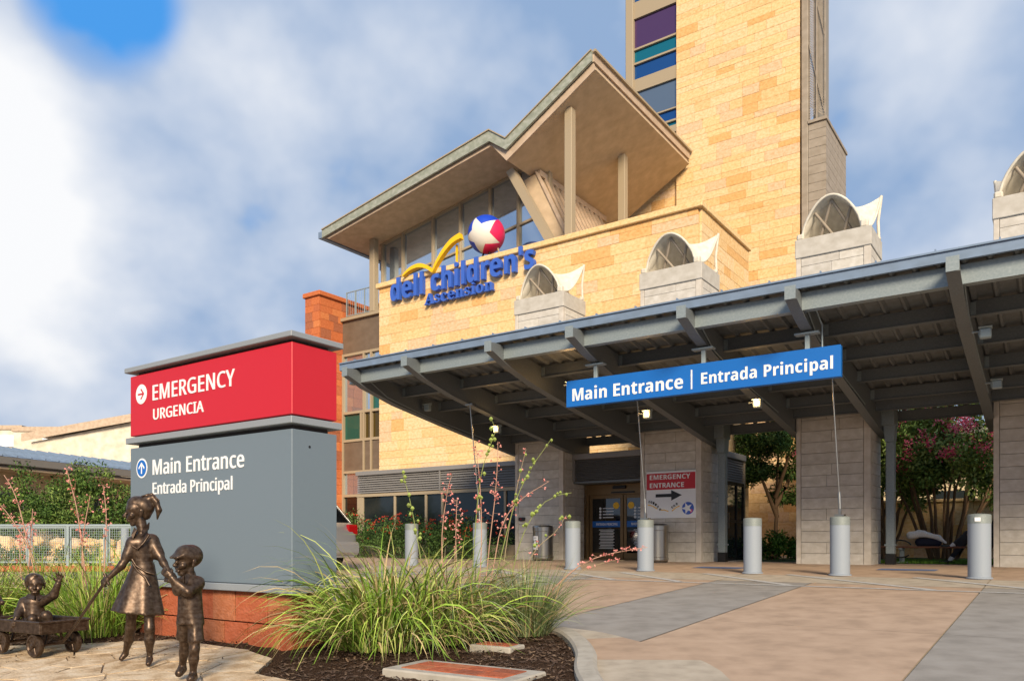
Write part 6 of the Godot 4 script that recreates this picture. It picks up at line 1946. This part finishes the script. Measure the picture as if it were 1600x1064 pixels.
func grass_clump(t: Node3D, n: int, r0: float, l0: float, l1: float, droop: float, cols: Array, wd := 0.011, dry := 0.12, bias := Vector3.ZERO):
	var st := st0()
	for i in n:
		var az := rng.randf() * TAU
		var rad := sqrt(rng.randf()) * r0
		var p := Vector3(cos(az) * rad, 0.02, sin(az) * rad)
		var az2 := az + rng.randfn() * 0.5
		var out := (Vector3(cos(az2), 0, sin(az2)) + bias * rng.randf()).normalized()
		var tilt := rng.randf_range(0.05, 0.95) * (0.45 + rad / r0 * 0.65)
		var d := (Vector3.UP * cos(tilt) + out * sin(tilt)).normalized()
		var ln := rng.randf_range(l0, l1) * (0.8 + 0.3 * rng.randf())
		var seg := 8
		var c: Color = cols[rng.randi() % cols.size()] * rng.randf_range(0.75, 1.3)
		if rng.randf() < dry: c = Color(0.42, 0.33, 0.17) * rng.randf_range(0.7, 1.2)
		var dr := droop * rng.randf_range(0.5, 1.5)
		var w0 := wd * rng.randf_range(0.7, 1.25)
		var side := d.cross(out.cross(Vector3.UP) + Vector3(rng.randfn(), 0, rng.randfn()) * 0.2).normalized()
		side = out.cross(Vector3.UP).rotated(out, rng.randfn() * 0.5).normalized()
		var prev := []
		for k in seg + 1:
			var f := k / float(seg)
			var w := w0 * (0.75 + 0.5 * f if f < 0.4 else (1.0 - (f - 0.4) / 0.6) * 0.95) * 0.5
			var nn := side.cross(d).normalized()
			var cur := [p - side * w, p + side * w, nn]
			if k > 0:
				face3(st, prev[0], prev[1], cur[1], nn, c)
				face3(st, prev[0], cur[1], cur[0], nn, c)
			prev = cur
			p += d * ln / seg
			d = (d + Vector3(0, -dr * (0.35 + f) / seg * 2.0, 0) + out * dr * 0.35 / seg).normalized()
			if p.y < 0.015:
				p.y = 0.015
				d.y = maxf(d.y, 0.0)
	var o := part(t, "blades", st.commit(), M.leaf)
	o.set_meta("kind", "stuff")

# a flowering stalk through picture points (px, py, distance), with pink bells and green pods
func stalk(t: Node3D, pts: Array, kind: int, r := 0.007):
	var q := []
	for p in pts: q.append(unproj(p[0], p[1], p[2]) - t.position)
	var cv := Curve3D.new()
	for i in q.size():
		var tg: Vector3 = (q[mini(i + 1, q.size() - 1)] - q[maxi(i - 1, 0)]) * 0.2
		cv.add_point(q[i], -tg, tg)
	var ln := cv.get_baked_length()
	var path := []
	var rr := []
	for i in 17:
		path.append(cv.sample_baked(ln * i / 16.0))
		rr.append(lerpf(r, r * 0.35, i / 16.0))
	var st := st0()
	var sc := Color(0.30, 0.24, 0.15) if kind != 2 else Color(0.22, 0.26, 0.09)
	if kind == 1: sc = Color(0.45, 0.27, 0.2)
	put_tube(st, path, rr, 6, sc)
	var o := part(t, "flower_stalk", st.commit(), M.petal)
	var fl := st0()
	var n := 30 if kind == 1 else 15
	for i in n:
		var f := rng.randf_range(0.5 if kind != 3 else 0.62, 1.0)
		var p := cv.sample_baked(ln * f)
		var a := rng.randf() * TAU
		var od := Vector3(cos(a), rng.randf_range(-0.2, 0.7), sin(a)).normalized()
		var side := rng.randf_range(0.01, 0.05)
		var e := p + od * side
		put_tube(fl, [p, e], 0.0015, 3, sc)
		if kind == 2 or (kind == 0 and rng.randf() < 0.3):
			pod(fl, e, rng.randf_range(0.012, 0.02), Color(0.30, 0.38, 0.10) * rng.randf_range(0.8, 1.2))
		else:
			for k in 3:
				var dd := (od + Vector3(rng.randfn(), rng.randfn(), rng.randfn()) * 0.5).normalized()
				bell(fl, e, dd, rng.randf_range(0.014, 0.024), Color(0.74, 0.24, 0.22).lerp(Color(0.82, 0.42, 0.38), rng.randf()))
	part(o, "blossom" if kind != 2 else "seed_pods", fl.commit(), M.petal).set_meta("kind", "stuff")

func pod(st: SurfaceTool, c: Vector3, r: float, col: Color):
	var d := [Vector3.UP, Vector3.RIGHT, Vector3.BACK, Vector3.LEFT, Vector3.FORWARD, Vector3.DOWN]
	for q in [[0, 1, 2], [0, 2, 3], [0, 3, 4], [0, 4, 1], [5, 1, 2], [5, 2, 3], [5, 3, 4], [5, 4, 1]]:
		var m: Vector3 = (d[q[0]] + d[q[1]] + d[q[2]]).normalized()
		for e in 3:
			var v1: Vector3 = d[q[e]]
			var v2: Vector3 = d[q[(e + 1) % 3]]
			var s := r * Vector3(1, 1.25, 1)
			face3(st, c + v1 * s, c + v2 * s, c + m * s, m, col)

func bell(st: SurfaceTool, p: Vector3, d: Vector3, ln: float, col: Color):
	var a := d.cross(Vector3.UP if absf(d.y) < 0.9 else Vector3.RIGHT).normalized()
	var b := d.cross(a)
	for k in 4:
		var w0 := TAU * k / 4.0
		var w1 := TAU * (k + 1) / 4.0
		var q0 := p + d * ln + (a * cos(w0) + b * sin(w0)) * ln * 0.32
		var q1 := p + d * ln + (a * cos(w1) + b * sin(w1)) * ln * 0.32
		face3(st, p, q0, q1, a * cos(w0 + 0.7) + b * sin(w0 + 0.7), col)

func tree(t: Node3D, stems: Array, r0: float):
	for s in stems:
		var st := st0()
		var rr := []
		for i in s.size(): rr.append(lerpf(r0, r0 * 0.35, i / float(s.size() - 1)))
		put_tube(st, s, rr, 7)
		part(t, "trunk", st.commit(), M.bark)

func bend(a: Vector3, b: Vector3, n: int, amp: float) -> Array:
	var out := []
	var o := Vector3(rng.randfn(), 0, rng.randfn()) * amp
	for i in n + 1:
		var f := i / float(n)
		out.append(a.lerp(b, f) + o * sin(PI * f) + Vector3(rng.randfn(), 0, rng.randfn()) * amp * 0.15)
	return out

func build_plants():
	var green := [Color(0.24, 0.38, 0.06), Color(0.33, 0.45, 0.08), Color(0.15, 0.26, 0.035), Color(0.45, 0.50, 0.15), Color(0.18, 0.31, 0.045)]
	var dull := [Color(0.15, 0.21, 0.08), Color(0.20, 0.26, 0.12), Color(0.12, 0.17, 0.06), Color(0.27, 0.31, 0.17)]
	var ground := func(px: float, d: float) -> Vector3:
		var p := unproj(px, 900, d)
		p.y = gy(vw(p)) + 0.03
		return p
	var A := wthing("grass_plant", "big bright green arching grass clump beside the monument sign", "plant", ground.call(600, 7.1))
	grass_clump(A, 1050, 0.46, 0.5, 1.4, 1.45, green, 0.019, 0.26, Vector3(-0.25, 0, 0.2))
	var A2 := wthing("grass_plant", "leaning yellow green grass clump with tall seed stalks behind the plaques", "plant", ground.call(690, 7.35))
	grass_clump(A2, 900, 0.42, 0.5, 1.3, 1.4, green + dull, 0.016, 0.30)
	var B := wthing("red_yucca", "dense blue green tufted yucca by the kerb with pink stalk", "plant", ground.call(822, 7.55))
	grass_clump(B, 800, 0.22, 0.42, 0.95, 0.55, dull, 0.010, 0.12)
	for s in [[[[672, 960, 7.4], [655, 860, 7.4], [640, 780, 7.45], [628, 738, 7.5]], 2], [[[735, 950, 7.5], [741, 850, 7.5], [752, 740, 7.5], [775, 672, 7.5], [768, 655, 7.5]], 2], 
		[[[745, 950, 7.5], [752, 860, 7.5], [750, 760, 7.5], [742, 690, 7.5]], 1], [[[715, 950, 7.45], [712, 850, 7.4], [714, 780, 7.4]], 1], [[[755, 950, 7.6], [765, 850, 7.6], [775, 760, 7.6], [778, 690, 7.6]], 1], 
		[[[780, 960, 7.6], [790, 860, 7.6], [806, 770, 7.6], [822, 702, 7.6]], 0], [[[765, 960, 7.5], [785, 860, 7.5], [815, 760, 7.5], [860, 688, 7.5]], 2], [[[790, 960, 7.5], [812, 850, 7.5], [850, 785, 7.5], [893, 770, 7.5]], 2],
		[[[760, 960, 7.5], [772, 880, 7.5], [795, 800, 7.5], [858, 752, 7.5]], 1], [[[705, 955, 7.4], [690, 860, 7.4], [700, 760, 7.4], [706, 742, 7.4]], 1], [[[800, 960, 7.6], [830, 870, 7.6], [870, 830, 7.6], [885, 805, 7.6]], 0]]:
		stalk(A2, s[0], s[1])
	stalk(B, [[830, 960, 7.5], [880, 905, 7.4], [930, 872, 7.3], [1012, 855, 7.2]], 1, 0.008)
	stalk(B, [[840, 955, 7.5], [890, 905, 7.4], [940, 880, 7.3], [975, 876, 7.2]], 3, 0.005)
	for q in [[60, 9.0, "wide green grass clump behind the toddler in the wagon"], [150, 8.3, "green grass clump between the wagon and the girl statue"], [-40, 8.6, "green grass clump at the tail of the wagon"], [225, 9.0, "green grass clump against the end of the monument plinth"]]:
		var t := wthing("grass_plant", q[2], "plant", ground.call(q[0], q[1]))
		grass_clump(t, 560, 0.34, 0.6, 1.35, 0.9, green, 0.013, 0.16)
		if q[0] == 60: 
			for s in [[[[60, 930, 9.0], [45, 860, 9.0], [25, 780, 9.0], [5, 742, 9.0]], 1], [[[70, 930, 9.0], [50, 870, 9.0], [20, 815, 9.0], [0, 790, 9.0]], 1], [[[40, 930, 9.0], [46, 860, 9.0], [50, 795, 9.0]], 1], [[[35, 930, 9.0], [30, 870, 9.0], [32, 835, 9.0]], 1]]: stalk(t, s[0], s[1], 0.01)
		if q[0] == 150:
			for s in [[[[135, 930, 8.4], [128, 860, 8.4], [118, 790, 8.4], [103, 733, 8.4]], 1], [[[130, 930, 8.4], [128, 850, 8.4], [140, 775, 8.4]], 1], [[[160, 930, 8.4], [164, 850, 8.4], [165, 800, 8.4], [160, 758, 8.4]], 1]]: stalk(t, s[0], s[1], 0.009)
	# rose hedge in front of the frontage
	var h := thing("rose_hedge", "dense dark rose hedge with small red blooms below the frontage windows", "hedge", -16.6, 0.46, 18.0)
	var st := st0()
	var fl := st0()
	var dark := [Color(0.07, 0.14, 0.035), Color(0.09, 0.17, 0.045), Color(0.12, 0.20, 0.055), Color(0.06, 0.12, 0.03)]
	for i in 9:
		var c := Vector3(-3.1 + i * 0.78, 0.55 + 0.12 * sin(i * 2.1), rng.randf_range(-0.1, 0.1))
		leaf_cloud(st, c, Vector3(0.85, 0.85, 0.7), 2600, 0.065, dark, 12, 0.4)
		for k in 26:
			var d := Vector3(rng.randfn(), absf(rng.randfn()) + 0.3, absf(rng.randfn())).normalized()
			for m in 6: bell(fl, c + d * Vector3(0.8, 0.78, 0.66), (d + Vector3(rng.randfn(), rng.randfn(), rng.randfn()) * 0.7).normalized(), 0.04, Color(0.55, 0.07, 0.04) * rng.randf_range(0.7, 1.3))
	part(h, "foliage", st.commit(), M.leaf).set_meta("kind", "stuff")
	part(h, "blooms", fl.commit(), M.petal).set_meta("kind", "stuff")
	for i in 14: tube(h, "stem", M.twig, [Vector3(-19.6 + i * 0.45, 0.46, 18.0), Vector3(-19.6 + i * 0.45 + rng.randfn() * 0.1, 1.2, 18.0 + rng.randfn() * 0.2)], 0.018, 5)
	# crape myrtles along the garden wall
	for mq in [[-2.45, 22.6, "many stemmed crape myrtle with pink blossom behind the bench"], [-0.2, 24.4, "crape myrtle close to the garden wall behind the seated person"], [-4.4, 24.7, "crape myrtle behind the middle grey pier"], [2.2, 23.6, "crape myrtle beyond the pier with the bench"]]:
		var m := wthing("crape_myrtle", mq[2], "tree", W(mq[0], 0.5, mq[1]), "crape myrtles on the lawn")
		var stems := []
		for i in 15:
			var a := TAU * i / 15.0
			stems.append(bend(Vector3(cos(a) * 0.28, -0.02, sin(a) * 0.22), Vector3(cos(a) * rng.randf_range(0.5, 1.9), rng.randf_range(2.3, 3.2), sin(a) * rng.randf_range(0.4, 1.3)), 7, 0.12))
		tree(m, stems, 0.05)
		var lf := st0()
		var bl := st0()
		var mg := [Color(0.15, 0.25, 0.06), Color(0.21, 0.31, 0.07), Color(0.29, 0.38, 0.12), Color(0.13, 0.20, 0.05)]
		for i in 16:
			var a := TAU * i / 16.0
			var c := Vector3(cos(a) * rng.randf_range(0.5, 2.0), rng.randf_range(1.9, 4.2), sin(a) * rng.randf_range(0.3, 1.5))
			leaf_cloud(lf, c, Vector3(1.0, 0.8, 0.9), 2000, 0.11, mg, 11, 0.5)
			for k in 9:
				var d := Vector3(rng.randfn(), absf(rng.randfn()) * 0.7, rng.randfn() + 0.6).normalized()
				var p := c + d * Vector3(0.95, 0.75, 0.85)
				var pk := Color(0.78, 0.09, 0.20).lerp(Color(0.88, 0.22, 0.34), rng.randf())
				for e in 40: bell(bl, p + Vector3(rng.randfn() * 0.07, rng.randfn() * 0.08, rng.randfn() * 0.07), Vector3(rng.randfn(), rng.randfn(), rng.randfn()).normalized(), 0.05, pk * rng.randf_range(0.7, 1.25))
		part(m, "crown", lf.commit(), M.leaf).set_meta("kind", "stuff")
		part(m, "blossom", bl.commit(), M.petal).set_meta("kind", "stuff")
	# dark evergreen beside the vestibule
	var ep := W(-6.95, 0.5, 23.5)
	var ev := wthing("evergreen_tree", "dark green leafy tree against the stone tower base", "tree", ep)
	tree(ev, [bend(Vector3(0, -0.02, 0), Vector3(0.1, 3.6, 0), 8, 0.05), bend(Vector3(0.05, 1.2, 0), Vector3(-0.8, 3.0, 0.3), 6, 0.06), bend(Vector3(0, 1.5, 0), Vector3(0.9, 3.3, -0.2), 6, 0.06), bend(Vector3(0, 1.8, 0), Vector3(0.2, 3.4, 0.8), 6, 0.06)], 0.07)
	st = st0()
	for i in 12:
		var a := TAU * i / 12.0
		leaf_cloud(st, Vector3(cos(a) * rng.randf_range(0.3, 1.15) - 0.1, rng.randf_range(1.9, 4.3), sin(a) * rng.randf_range(0.2, 1.0)), Vector3(0.75, 0.5, 0.7), 1900, 0.085, [Color(0.055, 0.12, 0.03), Color(0.09, 0.17, 0.04), Color(0.13, 0.21, 0.055), Color(0.045, 0.09, 0.025)], 8, 0.5)
	part(ev, "crown", st.commit(), M.leaf).set_meta("kind", "stuff")
	var sp := W(-6.15, 0.49, 22.0)
	var sh := wthing("low_shrub", "bright green low leafy shrub at the foot of the evergreen", "shrub", sp)
	st = st0()
	for i in 5: leaf_cloud(st, Vector3(-0.9 + i * 0.42, 0.33, rng.randf_range(-0.2, 0.2)), Vector3(0.5, 0.42, 0.45), 800, 0.10, [Color(0.10, 0.22, 0.03), Color(0.14, 0.28, 0.05), Color(0.07, 0.16, 0.025)], 8, 0.45)
	part(sh, "foliage", st.commit(), M.leaf).set_meta("kind", "stuff")
	for i in 6: tree(sh, [bend(Vector3(-0.8 + i * 0.32, -0.01, 0), Vector3(-0.85 + i * 0.34, 0.4, 0), 3, 0.03)], 0.012)
	# shrubs beyond the fence
	var q3 := [[10, 24.0, 2.7, 2.1, "loose green shrub with reddish tips beside the downpipe of the blue roofed house"], [100, 23.0, 3.0, 2.3, "tall bushy green shrub in front of the blue roofed house"], [180, 23.5, 2.8, 1.8, "feathery green shrub below the house window"]]
	for q in q3:
		var p := unproj(q[0], 880, q[1])
		p.y = 0.36
		var t := wthing("shrub", q[4], "shrub", p)
		st = st0()
		for i in 11:
			var a := TAU * i / 11.0
			leaf_cloud(st, Vector3(cos(a) * q[3] * rng.randf_range(0.15, 0.8), rng.randf_range(0.5, q[2] - 0.45), sin(a) * 0.5), Vector3(0.8, 0.6, 0.7), 1000, 0.085, [Color(0.08, 0.15, 0.03), Color(0.12, 0.20, 0.04), Color(0.17, 0.24, 0.06), Color(0.05, 0.10, 0.025)], 9, 0.5)
		part(t, "foliage", st.commit(), M.leaf).set_meta("kind", "stuff")
		for i in 5: tree(t, [bend(Vector3(rng.randfn() * 0.15, -0.02, 0), Vector3(rng.randfn() * 0.6, q[2] - 0.6, rng.randfn() * 0.3), 5, 0.06)], 0.025)
	for q in [[8, "low dark shrub against the boulders by the fence end"], [62, "low dark shrub in front of the pale boulders"], [128, "spreading low shrub in front of the boulders beside the steel post"]]:
		var p := unproj(q[0], 880, 18.9)
		p.y = 0.36
		var t := wthing("low_shrub", q[1], "shrub", p)
		st = st0()
		for i in 4: leaf_cloud(st, Vector3(-0.35 + i * 0.22, 0.28, 0), Vector3(0.32, 0.34, 0.28), 420, 0.06, [Color(0.07, 0.13, 0.03), Color(0.11, 0.18, 0.05), Color(0.05, 0.10, 0.03)], 7, 0.5)
		part(t, "foliage", st.commit(), M.leaf).set_meta("kind", "stuff")
		for i in 4: tree(t, [bend(Vector3(rng.randfn() * 0.08, -0.02, 0), Vector3(rng.randfn() * 0.3, 0.42, rng.randfn() * 0.1), 4, 0.03)], 0.01)
